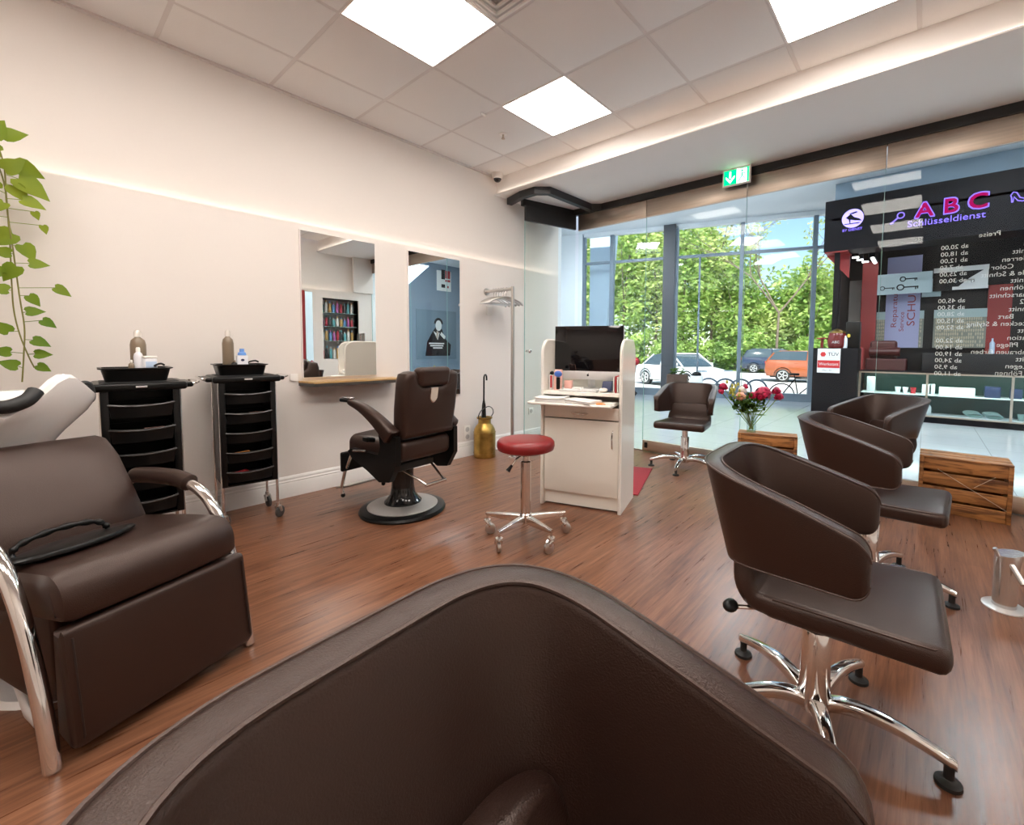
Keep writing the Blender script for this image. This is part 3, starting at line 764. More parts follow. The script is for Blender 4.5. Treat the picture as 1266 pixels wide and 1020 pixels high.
# ------------------------------------------------------------------ red stool on castors
st = thing('rolling_stool', 'round red stool on a five-arm chrome base with castors', 'stool', (1.90, 1.79, -.0), 0)
b = MB(); b.lathe([(.004, .534), (.15, .534), (.166, .542), (.172, .561), (.170, .584), (.158, .598), (.120, .606), (.06, .6085), (.004, .609)], n=48); sc_ = obj('seat', b, M['red'], st)
b = MB(); b.lathe([(.004, .534), (.11, .534), (.11, .522), (.028, .514), (.004, .514)], n=32); obj('seat_plate', b, M['blackmetal'], st)
b = MB(); b.lathe([(.004, .517), (.021, .517), (.021, .47), (.031, .465), (.031, .155), (.036, .15), (.036, .10), (.004, .10)], n=28); obj('column', b, M['chrome'], st)
b = MB(); b.tube([(-.02, .01, .506), (-.055, .02, .49), (-.095, .03, .446)], .005, 8); lv = obj('height_lever', b, M['chrome'], st)
b = MB(); b.tube([(-.088, .028, .454), (-.115, .036, .423)], [.008, .014], 10); obj('lever_knob', b, M['black'], lv)
for k in range(5):
    a = R(43) + 2 * PI * k / 5
    rings = []
    for (x, z, w_, h) in ((.02, .135, .034, .05), (.10, .133, .030, .045), (.18, .128, .026, .034), (.235, .124, .022, .024), (.255, .124, .018, .018)):
        rings.append([(x * math.cos(a) - u * math.sin(a), x * math.sin(a) + u * math.cos(a), z + v - h / 2 + .01) for u, v in rr(w_, h, .008, 3)])
    b = MB(); b.loft(rings); lg = obj('leg', b, M['chrome'], st)
    fx, fy = .246 * math.cos(a), .246 * math.sin(a); ca = a + R(150 + 40 * k)
    b = MB(); b.cyl((fx, fy, .12), (fx, fy, .085), .007); b.lathe([(.004, .088), (.021, .088), (.023, .078), (.016, .070), (.004, .07)], (fx, fy, 0), 18)
    ox, oy = fx + .018 * math.cos(ca), fy + .018 * math.sin(ca); ax = Vector((-math.sin(ca), math.cos(ca), 0))
    for s in (-1, 1):
        p = Vector((ox, oy, .045)) + ax * .014 * s; q = Vector((fx, fy, .076)) + ax * .013 * s
        b.tube([q, p + Vector((0, 0, .012)), p], [.010, .010, .008], 8)
    cs = obj('caster', b, M['chrome'], lg)
    b = MB(); c = Vector((ox, oy, .032)); b.tube([c - ax * .010, c - ax * .008, c + ax * .008, c + ax * .010], [.029, .032, .032, .029], 24); obj('wheel', b, M['steel'], cs)
    b = MB(); b.tube([c + (Vector((math.cos(ca), math.sin(ca), 0)) * math.cos(q) + Vector((0, 0, 1)) * math.sin(q)) * .0285 for q in [2 * PI * j / 22 for j in range(22)]], .0035, 6, close=True); obj('tyre', b, M['rubber'], cs)

# ------------------------------------------------------------------ reception desk (local x along the front, y to the back)
DA = math.atan2(-.953, .304)
dk = thing('reception_desk', 'white reception desk cabinet with tall rounded side panels', 'desk', (2.409, 2.121, 0), DA)
for x0, x1 in ((0, .022), (.578, .60)):
    o_ = [(.0, .0), (.40, .0)] + arc((.30, 1.095), .10, 0, 90, 8) + arc((.10, 1.095), .10, 90, 180, 8)
    b = MB(); b.prism(o_, x0, x1, 'x'); pn = obj('side_panel', b, M['cream'], dk)
    b = MB(); pth = [((x0 + x1) / 2, y, z) for (y, z) in [(.0, .002)] + [p for p in reversed(o_[2:])] + [(.40, .002)]]
    b.tube(pth, .0115, 8); obj('edge_band', b, M['creamtop'], pn)
b = MB(); b.box(.022, .578, .380, .398, .05, 1.0); obj('back_panel', b, M['cream'], dk, smooth=False)
b = MB(); b.rbox((.30, .19, .82), (.556, .38, .024), .004, 2); obj('monitor_shelf', b, M['creamtop'], dk)
b = MB(); b.rbox((.275, -.01, .757), (.575, .30, .018), .008, 2); b.rbox((-.02, -.04, .757), (.06, .18, .018), .008, 2); obj('keyboard_tray', b, M['creamtop'], dk)
b = MB(); b.rbox((.30, .018, .687), (.548, .018, .085), .003, 1); b.box(.03, .57, .03, .36, .65, .72); dr = obj('drawer', b, M['cream'], dk)
b = MB(); b.tube(smoothpath([(.235, .008, .682), (.25, -.012, .682), (.295, -.018, .682), (.34, -.012, .682), (.355, .008, .682)], 5), [.004] * 3 + [.0055] * 15 + [.004] * 3, 8); obj('drawer_handle', b, M['chrome'], dr)
b = MB(); b.rbox((.30, .018, .372), (.548, .018, .53), .003, 1); b.box(.03, .57, .03, .37, .12, .63); dd = obj('cabinet_door', b, M['cream'], dk)
b = MB(); b.tube(smoothpath([(.535, .008, .575), (.535, -.012, .56), (.535, -.018, .51), (.535, -.012, .46), (.535, .008, .445)], 5), [.004] * 3 + [.0055] * 15 + [.004] * 3, 8); obj('door_handle', b, M['chrome'], dd)
b = MB(); b.box(.022, .578, .03, .045, .012, .103); obj('plinth', b, M['cream'], dk, smooth=False)
def on_desk(x, y, z): c, s = math.cos(DA), math.sin(DA); return (2.409 + x * c - y * s, 2.121 + x * s + y * c, z)
pc = thing('desktop_computer', 'black-screened desktop computer with a silver chin on the white desk', 'computer', on_desk(.288, .21, .8325), DA)
b = MB(); b.rbox((0, .012, .275), (.53, .022, .395), .008, 2); body = obj('display_shell', b, M['alu'], pc)
b = MB(); b.rbox((0, .0, .305), (.528, .004, .334), .004, 1); obj('screen', b, M['screen'], pc)
b = MB(); b.rbox((0, -.0005, .107), (.528, .004, .060), .003, 1); ch = obj('chin', b, M['alu'], pc)
b = MB(); b.lathe([(.001, 0), (.0085, 0), (.0085, .001), (.001, .001)], (0, 0, 0), 18, 'y', 1, 1); b.v = [(x, y - .0037, z + .108) for x, y, z in b.v]
b.ball((.003, -.003, .1205), .0028, 8); obj('chin_emblem', b, M['black'], ch)
b = MB(); b.rbox((0, .06, .0), (.17, .15, .006), .002, 1); b.v = [(x, y, z + .004) for x, y, z in b.v]; b.tube([(0, .10, .006), (0, .085, .07), (0, .03, .19)], .03, 4); obj('foot_stand', b, M['alu'], pc)
kb = thing('keyboard', 'slim white keyboard on the shelf under the computer screen', 'keyboard', on_desk(.27, .055, .8325), DA + R(1))
b = MB(); b.rbox((0, 0, .006), (.28, .09, .011), .003, 1); obj('key_tray', b, M['alu'], kb)
b = MB()
for r_ in range(5):
    for c_ in range(13): b.box(-.135 + c_ * .0208, -.135 + c_ * .0208 + .017, -.04 + r_ * .0165, -.04 + r_ * .0165 + .0135, .011, .0135)
k_ = obj('keys', b, M['paper'], kb, smooth=False); k_['kind'] = 'stuff'
def solid(name, label, cat, mb, m, loc, rotz=0, group=None, **k):
    o = obj(name, mb, m, None, loc, **k); o.rotation_euler = (0, 0, rotz); return tag(o, label, cat, group)
def boxmb(sx, sy, sz, r=.002): b = MB(); b.rbox((0, 0, sz / 2), (sx, sy, sz), r, 1); return b
blue = mat('blue_plastic', (.05, .14, .50), .35); navy = mat('navy_card', (.02, .03, .09), .4); redc = mat('red_card', (.45, .02, .03), .5); pink = mat('pink_card', (.75, .42, .36), .6)
orange = mat('orange_card', (.75, .28, .06), .5)
solid('mouse', 'white computer mouse beside the keyboard', 'mouse', MB().ball((0, 0, .016), .03, 12, (1, 1.5, .5)), M['creamtop'], on_desk(.45, .06, .8325), DA)
t = thing('card_rack', 'white and red card holder with a black cap on the desk shelf', 'card holder', on_desk(.045, .10, .8325), DA)
b = MB(); b.rbox((0, 0, .055), (.030, .05, .11), .002, 1); obj('holder', b, M['paper'], t)
b = MB(); b.rbox((.004, -.0265, .062), (.016, .003, .09), .001, 1); obj('red_stripe', b, redc, t)
b = MB(); b.ball((0, 0, .122), .016, 12); obj('cap', b, M['black'], t)
t = thing('price_brochure', 'blue and flesh-coloured brochure stand on the desk shelf left of the screen', 'brochure', on_desk(.10, .085, .8325), DA + R(8))
b = MB(); b.rbox((0, 0, .075), (.062, .018, .15), .006, 2, (1, 1, 3), lambda p: (p.x * (1 - 1.2 * p.z * p.z * 20 * .2), p.y + .15 * p.z, p.z)); obj('card', b, pink, t)
b = MB(); b.ball((0, -.004, .118), .026, 12, (1.15, .35, .9)); obj('blue_badge', b, blue, t)
b = MB(); b.rbox((.004, -.016, .05), (.028, .008, .09), .004, 2); obj('dark_figure', b, M['black'], t)
solid('card_box', 'small pinkish card box beside the brochure stand', 'box', boxmb(.055, .04, .07), pink, on_desk(.165, .13, .8325), DA)
solid('white_note_pad', 'white note pad behind the keyboard', 'note pad', boxmb(.09, .07, .02), M['paper'], on_desk(.215, .16, .8325), DA)
t = thing('telephone', 'dark blue desk telephone right of the screen foot', 'telephone', on_desk(.47, .13, .8325), DA + R(-8))
b = MB(); b.rbox((0, 0, .04), (.075, .08, .07), .006, 2, (1, 1, 1), lambda p: (p.x, p.y + .35 * p.z, p.z)); obj('handset_base', b, navy, t)
b = MB(); b.rbox((0, -.025, .055), (.055, .004, .03), .001, 1); obj('display', b, M['screen'], t)
for k in range(4):
    solid('booklet', ['white upright booklet next to the telephone', 'white upright booklet, second from the telephone', 'white upright booklet, third from the telephone', 'white upright booklet against the right desk panel'][k], 'booklet', boxmb(.008, .09, .11 + .006 * (k % 2), .001), [M['paper'], redc, M['paper'], M['paper']][k], on_desk(.525 + .0125 * k, .10, .8325), DA + R(2 * k - 3), 'booklets on the desk')
for k, (x, y, n, a, lb) in enumerate(((.12, -.06, 6, 4, 'left newspaper pile on the desk tray'), (.335, -.065, 4, -14, 'right newspaper pile on the desk tray'))):
    b = MB()
    for q in range(n): b.rbox((rnd.uniform(-.004, .004), rnd.uniform(-.005, .005), .0025 + q * .0055), (.215, .16, .005), .0015, 1, (4, 1, 1), lambda p, q=q: (p.x, p.y, p.z + .006 * math.sin(p.x * 18 + q) * (q / 6)))
    solid('newspaper_pile', lb, 'newspaper', b, M['paper'], on_desk(x, y, .767), DA + R(a))
solid('orange_card', 'small orange card on the right of the desk tray', 'card', boxmb(.06, .09, .004, .001), orange, on_desk(.47, -.08, .767), DA + R(20))
solid('tray_note', 'cream card on the right end of the desk tray', 'card', boxmb(.07, .11, .006, .001), M['creamtop'], on_desk(.525, -.04, .767), DA + R(-6))
solid('golden_sticker', 'round gold sticker on the outside of the left desk panel, seen in the mirror', 'sticker', MB().lathe([(.001, 0), (.028, 0), (.028, .002), (.001, .002)], n=20, axis='x'), M['brass'], on_desk(-.002, .07, .76), DA)
b = MB(); b.rbox((0, 0, .004), (.82, .62, .008), .003, 1); mo = solid('door_mat', 'red carpet mat on the floor behind the white desk', 'mat', b, M['redmat'], (3.315, 2.09, 0), math.atan2(.28, .785))

# ------------------------------------------------------------------ hairdresser trolleys
def trolley(label, loc, rz):
    t = thing('salon_trolley', label, 'trolley', loc, rz, 'black salon trolleys')
    W, D = .146, .30
    for (x, y) in ((-W, 0), (W, 0), (-W, D), (W, D)):
        b = MB(); b.cyl((x, y, .10), (x, y, .915), .0085, n=12); lg = obj('post', b, M['chrome'], t)
        a = rnd.uniform(0, 6); ox, oy = x + .018 * math.cos(a), y + .018 * math.sin(a); ax = Vector((-math.sin(a), math.cos(a), 0))
        b = MB(); b.cyl((x, y, .105), (x, y, .075), .012, n=12)
        for s in (-1, 1): b.tube([Vector((x, y, .083)) + ax * .012 * s, Vector((ox, oy, .04)) + ax * .013 * s], [.011, .008], 8)
        cs = obj('caster', b, M['steel'], lg)
        c = Vector((ox, oy, .036)); b = MB(); b.tube([c - ax * .010, c - ax * .007, c + ax * .007, c + ax * .010], [.031, .036, .036, .031], 22); obj('wheel', b, M['rubber'], cs)
    for s in (-1, 1):
        b = MB(); b.rbox((s * (W - .004), D / 2, .59), (.008, D - .02, .65), .003, 1); obj('side_panel', b, M['black'], t)
        b = MB(); b.rbox((s * (W - .012), -.002, .59), (.03, .022, .66), .004, 1); obj('front_rail', b, M['black'], t)
    b = MB(); b.box(-W, W, D - .01, D, .26, .915); obj('back_panel', b, M['black'], t, smooth=False)
    b = MB(); b.box(-W + .01, W - .01, .0, D, .258, .266); obj('floor_panel', b, M['black'], t, smooth=False)
    for k in range(5):
        z = .285 + .123 * k
        b = MB(); y0 = -.012
        # tray with bowed front
        n = 9; fr = [(-.122 + .244 * i / (n - 1), y0 - .022 * (1 - ((i - (n - 1) / 2) / ((n - 1) / 2)) ** 2)) for i in range(n)]
        ol = fr + [(.122, D - .03), (-.122, D - .03)]
        inn = [(x * .96, y + (.006 if y < .1 else -.006)) for x, y in ol]
        rings = [[(x * .93, y * .99 + .004, z) for x, y in ol], [(x, y, z + .066) for x, y in ol], [(x, y, z + .066) for x, y in inn], [(x * .93, y * .99 + .004, z + .006) for x, y in inn]]
        b.loft(rings); d = obj('drawer', b, M['black'], t, sharp=50)
        b = MB(); b.tube([(x * 1.02, y - .004, z + .068 - .010 * (1 - (x / .122) ** 2)) for x, y in fr], .0058, 8); obj('drawer_lip', b, mat('lip_plastic', (.045, .044, .043), .22) if 'lip_plastic' not in bpy.data.materials else bpy.data.materials['lip_plastic'], d)
    b = MB(); b.rbox((0, D / 2 - .005, .930), (.36, D + .05, .040), .014, 3); tp = obj('top_tray', b, M['black'], t)
    b = MB(); b.rbox((0, D / 2, .950), (.30, .26, .006), .002, 1); obj('tray_mat', b, M['rubberb'], tp)
    b = MB(); b.rbox((.0, -.032, .931), (.042, .004, .009), .001, 1); obj('name_plate', b, M['alu'], tp)
    for s in (-1, 1):
        b = MB(); b.rbox((s * .185, D / 2, .930), (.05, D - .02, .026), .01, 2); obj('handle_mount', b, M['black'], tp)
        b = MB(); b.tube(smoothpath([(s * .20, .02, .935), (s * .228, .03, .94), (s * .236, .08, .943), (s * .236, D - .09, .943), (s * .228, D - .04, .94), (s * .20, D - .03, .935)], 4), .006, 8); obj('side_handle', b, M['chrome'], tp)
    return t
T1, T2 = (.378, 3.02, 0), (.908, 3.27, 0)
t1 = trolley('black salon trolley at left, partly hidden by the lounge chair arm', T1, R(-4))
t2 = trolley('black salon trolley nearer the wall mirror, standing free', T2, R(-6))
def tub(label, loc, rz):
    b = MB(); pr = [(rr(.235, .20, .03, 4), 0.0), (rr(.262, .232, .035, 4), .060), (rr(.285, .255, .04, 4), .064), (rr(.285, .255, .04, 4), .069), (rr(.255, .225, .035, 4), .069), (rr(.230, .195, .03, 4), .008)]
    b.loft([[(x, y, z) for x, y in r_] for r_, z in pr]); return solid('tint_tub', label, 'tub', b, M['black'], loc, rz, 'black tubs on the trolleys', sharp=40)
tub('shallow black tub on the left trolley', (T1[0], T1[1] + .15, .9535), R(-4)); tub('shallow black tub on the trolley nearer the mirror', (T2[0], T2[1] + .15, .9535), R(-6))
brownp = mat('taupe_bottle', (.22, .165, .11), .3); capw = mat('clear_cap', (.72, .68, .62), .2); lb = mat('pale_blue_plastic', (.50, .62, .80), .35); bluecap = mat('blue_cap', (.16, .36, .80), .3); labelw = mat('white_label', (.82, .82, .86), .45)
def bottle(label, loc, h, r, m, cap, group=None, name='bottle'):
    t = thing(name, label, 'bottle', loc, 0, group)
    b = MB(); b.lathe([(.002, 0), (r * .92, 0), (r, .006), (r, h * .70), (r * .86, h * .79), (r * .42, h * .85), (r * .36, h * .86), (.002, h * .86)], n=24); bd = obj('bottle_body', b, m, t)
    b = MB(); b.lathe([(.002, h * .86), (r * .48, h * .86), (r * .46, h * .97), (r * .3, h), (.002, h)], n=18); obj('cap', b, cap, t)
    return t, bd
z0 = .9625
bottle('tall taupe bottle with a clear cap in the left tub', (T1[0] + .02, T1[1] + .20, z0), .255, .033, brownp, capw)
bottle('tall taupe bottle in the tub nearer the mirror', (T2[0] - .055, T2[1] + .17, z0), .275, .031, brownp, capw)
t, bd = bottle('white pump bottle in front of the taupe bottle in the left tub', (T1[0] + .012, T1[1] + .145, z0), .165, .019, labelw, M['creamtop'])
b = MB(); b.rbox((0, 0, .065), (.055, .05, .085), .008, 2); t = thing('white_jar', 'squat white tub of cream in the left tub', 'jar', (T1[0] + .052, T1[1] + .13, z0), R(10))
obj('jar_body', b, labelw, t); b = MB(); b.rbox((0, 0, .113), (.057, .052, .014), .006, 2); obj('lid', b, M['creamtop'], t)
b = MB(); b.rbox((0, -.0262, .07), (.045, .0012, .04), .0004, 1); obj('blue_label', b, lb, t)
b = MB(); b.lathe([(.002, 0), (.02, 0), (.02, .03), (.002, .03)]); b.v = [(x, y, z) for x, y, z in b.v]; solid('pedestal_lid', 'white pot lid under the cream tub', 'lid', MB().lathe([(.002, 0), (.03, 0), (.03, .021), (.002, .021)], n=20), M['creamtop'], (T1[0] + .052, T1[1] + .13, z0))
t = thing('blue_capped_bottle', 'white square bottle with a blue cap in the tub nearer the mirror', 'bottle', (T2[0] + .008, T2[1] + .125, z0), R(-6))
b = MB(); b.rbox((0, 0, .058), (.062, .04, .116), .008, 2); obj('bottle_body', b, labelw, t)
b = MB(); b.lathe([(.002, .116), (.024, .116), (.022, .132), (.013, .138), (.013, .158), (.002, .158)], n=20); obj('cap', b, bluecap, t)
b = MB(); b.ball((0, -.0205, .085), .010, 10, (1, .12, .8)); b.ball((.012, -.0205, .035), .007, 8, (1, .12, .9)); b.ball((-.012, -.0205, .03), .005, 8, (1, .12, .9)); obj('label_mark', b, navy, t)
t, bd = bottle('small dark jar with a tan lid beside the blue-capped bottle', (T2[0] - .042, T2[1] + .10, z0), .085, .017, M['blackgloss'], brownp, name='small_jar')
t, bd = bottle('tiny brown glass bottle at the left of the left tub', (T1[0] - .02, T1[1] + .11, z0), .10, .012, brownp, capw, name='dropper_bottle')
def clip(label, loc, rz, m):
    b = MB(); b.tube(smoothpath([(-.035, 0, .006), (-.01, .003, .013), (.02, .002, .016), (.04, 0, .008)], 4), .0055, 8); return solid('hair_clip', label, 'hair clip', b, m, loc, rz, 'hair clips on the trolleys')
clip('black hair clip on the rim of the tub nearer the mirror', (T2[0] + .09, T2[1] + .20, 1.0235), .4, M['black'])
clip('black hair clip in the left tub behind the rim', (T1[0] + .09, T1[1] + .12, 1.0235), .9, M['black'])
def inn(name, label, cat, mb, m, T, z, x, y, rz): return solid(name, label, cat, mb, m, (T[0] + x, T[1] + y, z), rz)
inn('comb', 'blue-grey comb lying in the top drawer of the left trolley', 'comb', boxmb(.11, .035, .012), mat('blue_grey', (.10, .13, .19), .4), T1, .285 + .123 * 4 + .0075, -.05, .03, .2)
for k, (T, z, x, lab, mm) in enumerate(((T1, .285 + .123 * 3, .05, 'tan hair roller in the second drawer of the left trolley', pink), (T2, .285 + .123 * 3, .055, 'tan hair roller in the second drawer of the trolley nearer the mirror', pink), (T2, .285 + .123, -.03, 'yellow hair roller in the fourth drawer of the trolley nearer the mirror', orange), (T1, .285 + .123, -.04, 'brown hair roller in the fourth drawer of the left trolley', brownp), (T2, .285, -.04, 'red hair roller in the bottom drawer of the trolley nearer the mirror', redc))):
    b = MB(); b.cyl((-.04, 0, .026), (.04, 0, .026), .026, n=16); solid('hair_roller', lab, 'hair roller', b, mm, (T[0] + x, T[1] + .045, z + .0068), .15 * k, 'hair rollers in the drawers')

# ------------------------------------------------------------------ wall mirrors, ledge, sockets
def wmirror(label, x0, x1, z0, z1):
    t = thing('wall_mirror', label, 'mirror', ((x0 + x1) / 2, YL, z0)); w2 = (x1 - x0) / 2; h = z1 - z0
    b = MB(); b.box(-w2, w2, -.016, -.0005, 0, h); obj('backing', b, M['white'], t, smooth=False)
    b = MB(); b.box(-w2 + .006, w2 - .006, -.018, -.0165, .006, h - .006); obj('mirror_glass', b, M['mirror'], t, smooth=False)
    return t
wmirror('tall wall mirror above the wooden ledge', 1.372, 1.972, .895, 2.02); wmirror('tall wall mirror behind the barber chair, nearer the coat rack', 2.285, 2.878, .66, 2.02)
def ledge(name, label, xa, xb, z):
    t = thing(name, label, 'ledge', ((xa + xb) / 2, YL, z)); w2 = (xb - xa) / 2
    b = MB(); ol = [(-w2, -.002), (-w2 + .03, -.215), (w2 - .03, -.215), (w2, -.002)]
    b.prism(ol, -.004, .008); obj('wooden_top', b, M['wood'], t); b = MB(); b.prism([(x * .998, y) for x, y in ol], -.028, -.004); obj('dark_underside', b, M['darkedge'], t)
    return t
ledge('wall_ledge', 'light wooden ledge with a dark edge under the wall mirror', 1.345, 2.13, .867)
def socket(label, x, z, wd=.08, ht=.08, name='wall_socket', cat='socket', n=1):
    t = thing(name, label, cat, (x, YL, z)); b = MB(); b.rbox((0, -.005, 0), (wd, .010, ht), .003, 1); obj('frame_plate', b, M['creamtop'], t)
    for k in range(n):
        b = MB(); zz = (k - (n - 1) / 2) * .078
        if name == 'wall_socket': b.lathe([(.001, -.012), (.024, -.012), (.026, -.0095), (.001, -.0095)], (0, 0, zz), 20, 'y')
        else: b.rbox((0, -.012, zz), (.055, .006, .055), .002, 1)
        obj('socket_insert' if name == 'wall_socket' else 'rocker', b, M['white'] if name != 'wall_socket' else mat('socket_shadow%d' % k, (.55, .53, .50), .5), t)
socket('double wall socket near the floor right of the barber chair', 2.97, .245, .08, .158, n=2)
socket('single wall socket behind the glass door leaf', 3.955, .377)
socket('pale light switch below the clothes hangers', 3.28, 1.545, .08, .10, 'light_switch', 'switch')
socket('small wall bracket left of the mirror ledge', 1.31, .905, .035, .03, 'light_switch', 'switch')

# ------------------------------------------------------------------ coat rack, hangers, milk churn, umbrella
XR = 3.245
t = thing('coat_rack', 'steel tube coat rack reaching from the wall down to the floor', 'coat rack', (XR, 3.25, 0))
b = MB(); b.tube([(0, .39, 1.742), (0, .02, 1.742), (0, -.012, 1.742)], .0165, 16); obj('rail', b, M['steel'], t)
b = MB(); b.tube([(0, 0, 0.008), (0, 0, 1.765)], .0175, 16); obj('pole', b, M['steel'], t)
b = MB(); b.tube([(0, .398, 1.742), (0, .385, 1.742)], [.04, .036], 24); obj('wall_flange', b, M['steel'], t); b = MB(); b.lathe([(.002, 0), (.04, 0), (.038, .01), (.002, .01)], n=24); obj('floor_flange', b, M['steel'], t)
def hanger(label, y, rz):
    t = thing('coat_hanger', label, 'coat hanger', (XR, y, 1.7605), rz, 'steel coat hangers')
    b = MB(); hk = smoothpath([(-.018, 0, -.018), (-.016, 0, -.004), (0, 0, .004), (.017, 0, -.008), (.014, 0, -.03), (0, 0, -.05), (0, 0, -.095)], 5); b.tube(hk, .0028, 8); obj('hook', b, M['chrome'], t)
    b = MB(); b.tube(smoothpath([(-.205, 0, -.172), (-.17, 0, -.142), (-.08, 0, -.108), (0, 0, -.094), (.08, 0, -.108), (.17, 0, -.142), (.205, 0, -.172)], 5), [.006] + [.010] * 29 + [.006], 8); obj('shoulder_bar', b, M['steel'], t)
    b = MB(); b.tube([(-.19, 0, -.162), (.19, 0, -.162)], .005, 8); obj('trouser_bar', b, M['steel'], t)
for k in range(6): hanger(['steel coat hanger nearest the wall', 'steel coat hanger, second from the wall', 'steel coat hanger, third from the wall', 'steel coat hanger, third from the pole', 'steel coat hanger, second from the pole', 'steel coat hanger nearest the pole'][k], 3.345 + .038 * (5 - k), R(6 - 4 * k))
mc = thing('milk_churn', 'old brass milk churn used as an umbrella stand', 'milk churn', (3.085, 3.50, 0))
b = MB(); b.lathe([(.002, 0), (.112, 0), (.116, .008), (.114, .02), (.113, .255), (.108, .29), (.090, .325), (.069, .348), (.066, .36), (.066, .395), (.080, .402), (.082, .412), (.080, .418), (.068, .418), (.060, .41), (.060, .36), (.10, .29), (.10, .02), (.002, .02)], n=40); obj('churn_body', b, M['brass'], mc)
b = MB()
for k in range(2): b.tube([(.1145 * math.cos(2 * PI * j / 32), .1145 * math.sin(2 * PI * j / 32), (.045, .262)[k]) for j in range(32)], .003, 6, close=True)
obj('hoop', b, M['brass'], mc)
b = MB(); b.tube(smoothpath([(-.078, 0, .40), (-.10, -.02, .44), (-.085, -.05, .50), (-.02, -.075, .535), (.05, -.06, .51), (.095, -.03, .46), (.10, 0, .42), (.078, 0, .40)], 6), .0045, 8); obj('wire_handle', b, M['blackmetal'], mc)
um = thing('umbrella', 'closed black umbrella with a hooked handle standing in the milk churn', 'umbrella', (3.085, 3.50, .022), R(25))
lean = lambda z: (-.030 + .02 * z, 0, z)
b = MB(); b.tube([lean(.02), lean(.30), lean(.52), lean(.575)], [.012, .030, .020, .009], 12); obj('folded_canopy', b, M['blackgloss'], um)
b = MB(); b.tube([lean(.56), lean(.80)] + [tuple(Vector(lean(.80)) + Vector((.034 - .034 * math.cos(q), 0, .036 * math.sin(q)))) for q in [PI * k / 10 for k in range(1, 11)]] + [(lean(.80)[0] + .068, 0, .775)], .0088, 10); obj('hook_handle', b, M['black'], um)
b = MB(); b.tube([lean(0), lean(.03)], .004, 8); obj('ferrule', b, M['steel'], um)

# ------------------------------------------------------------------ wooden crates, flowers
def crate(label, loc, rz, L=.475, D=.285, H=.395, slats=4):
    t = thing('wooden_crate', label, 'crate', loc, rz, 'stained wooden crates'); T = .012; gp = .018; sh = (H - gp * (slats - 1)) / slats
    for k in range(slats):
        z = k * (sh + gp) + sh / 2
        for yy in (T / 2 + .006, D - T / 2 - .006):
            b = MB(); b.rbox((L / 2, yy, z), (L - .05, T, sh), .003, 1); obj('slat', b, M['crate'], t)
    for x in (.0125, L - .0125):
        for yy in (.0125, D - .0125):
            b = MB(); b.rbox((x, yy, H / 2), (.025, .025, H), .003, 1); obj('corner_post', b, M['crate'], t)
        for k in range(slats):
            b = MB(); b.rbox((x, D / 2, k * (sh + gp) + sh / 2), (.012, D - .052, sh), .003, 1); obj('end_slat', b, M['crate'], t)
    n = 3; sw = (D - .012 * (n - 1)) / n
    for k in range(n):
        b = MB(); b.rbox((L / 2, k * (sw + .012) + sw / 2, H + T / 2 + .0005), (L, sw, T), .003, 1); obj('top_slat', b, M['crate'], t)
    return t
cr2 = crate('large wooden crate with crossed cords on the floor at the right edge', (4.115, .0, 0), R(-90), H=.382)
for (p, q) in (((.10, -.006, .31), (.45, -.006, .09)), ((.39, -.008, .305), (.29, -.008, .215))):
    b = MB(); b.tube([p, q], .0022, 6); obj('cord', b, mat('pale_cord', (.55, .42, .30), .8) if 'pale_cord' not in bpy.data.materials else bpy.data.materials['pale_cord'], cr2)
ca = math.atan2(-.48, .14)
cr1 = crate('small wooden crate carrying the flower vase', (4.095, 1.255, 0), R(-77), L=.47, D=.185, H=.386)
CT = .401
def oncr(x, y, z=CT): c, s = math.cos(R(-77)), math.sin(R(-77)); return (4.095 + x * c - y * s, 1.255 + x * s + y * c, z)
va = thing('glass_vase', 'clear square glass vase with water on the small crate', 'vase', oncr(.105, .085), R(-77))
b = MB(); o_, i_ = rr(.078, .078, .008, 2), rr(.070, .070, .006, 2)
b.loft([[(x, y, 0) for x, y in o_], [(x, y, .185) for x, y in o_], [(x, y, .185) for x, y in i_], [(x, y, .012) for x, y in i_]]); obj('vase_glass', b, M['vaseglass'], va)
b = MB(); b.rbox((0, 0, .062), (.066, .066, .098), .005, 1); obj('water', b, glassmat('water', (.93, .97, .97), .02, .3), va)
V0 = Vector(oncr(.105, .085)); ex = Vector((math.cos(R(-50)), math.sin(R(-50)), 0)); ey = Vector((-ex.y, ex.x, 0))
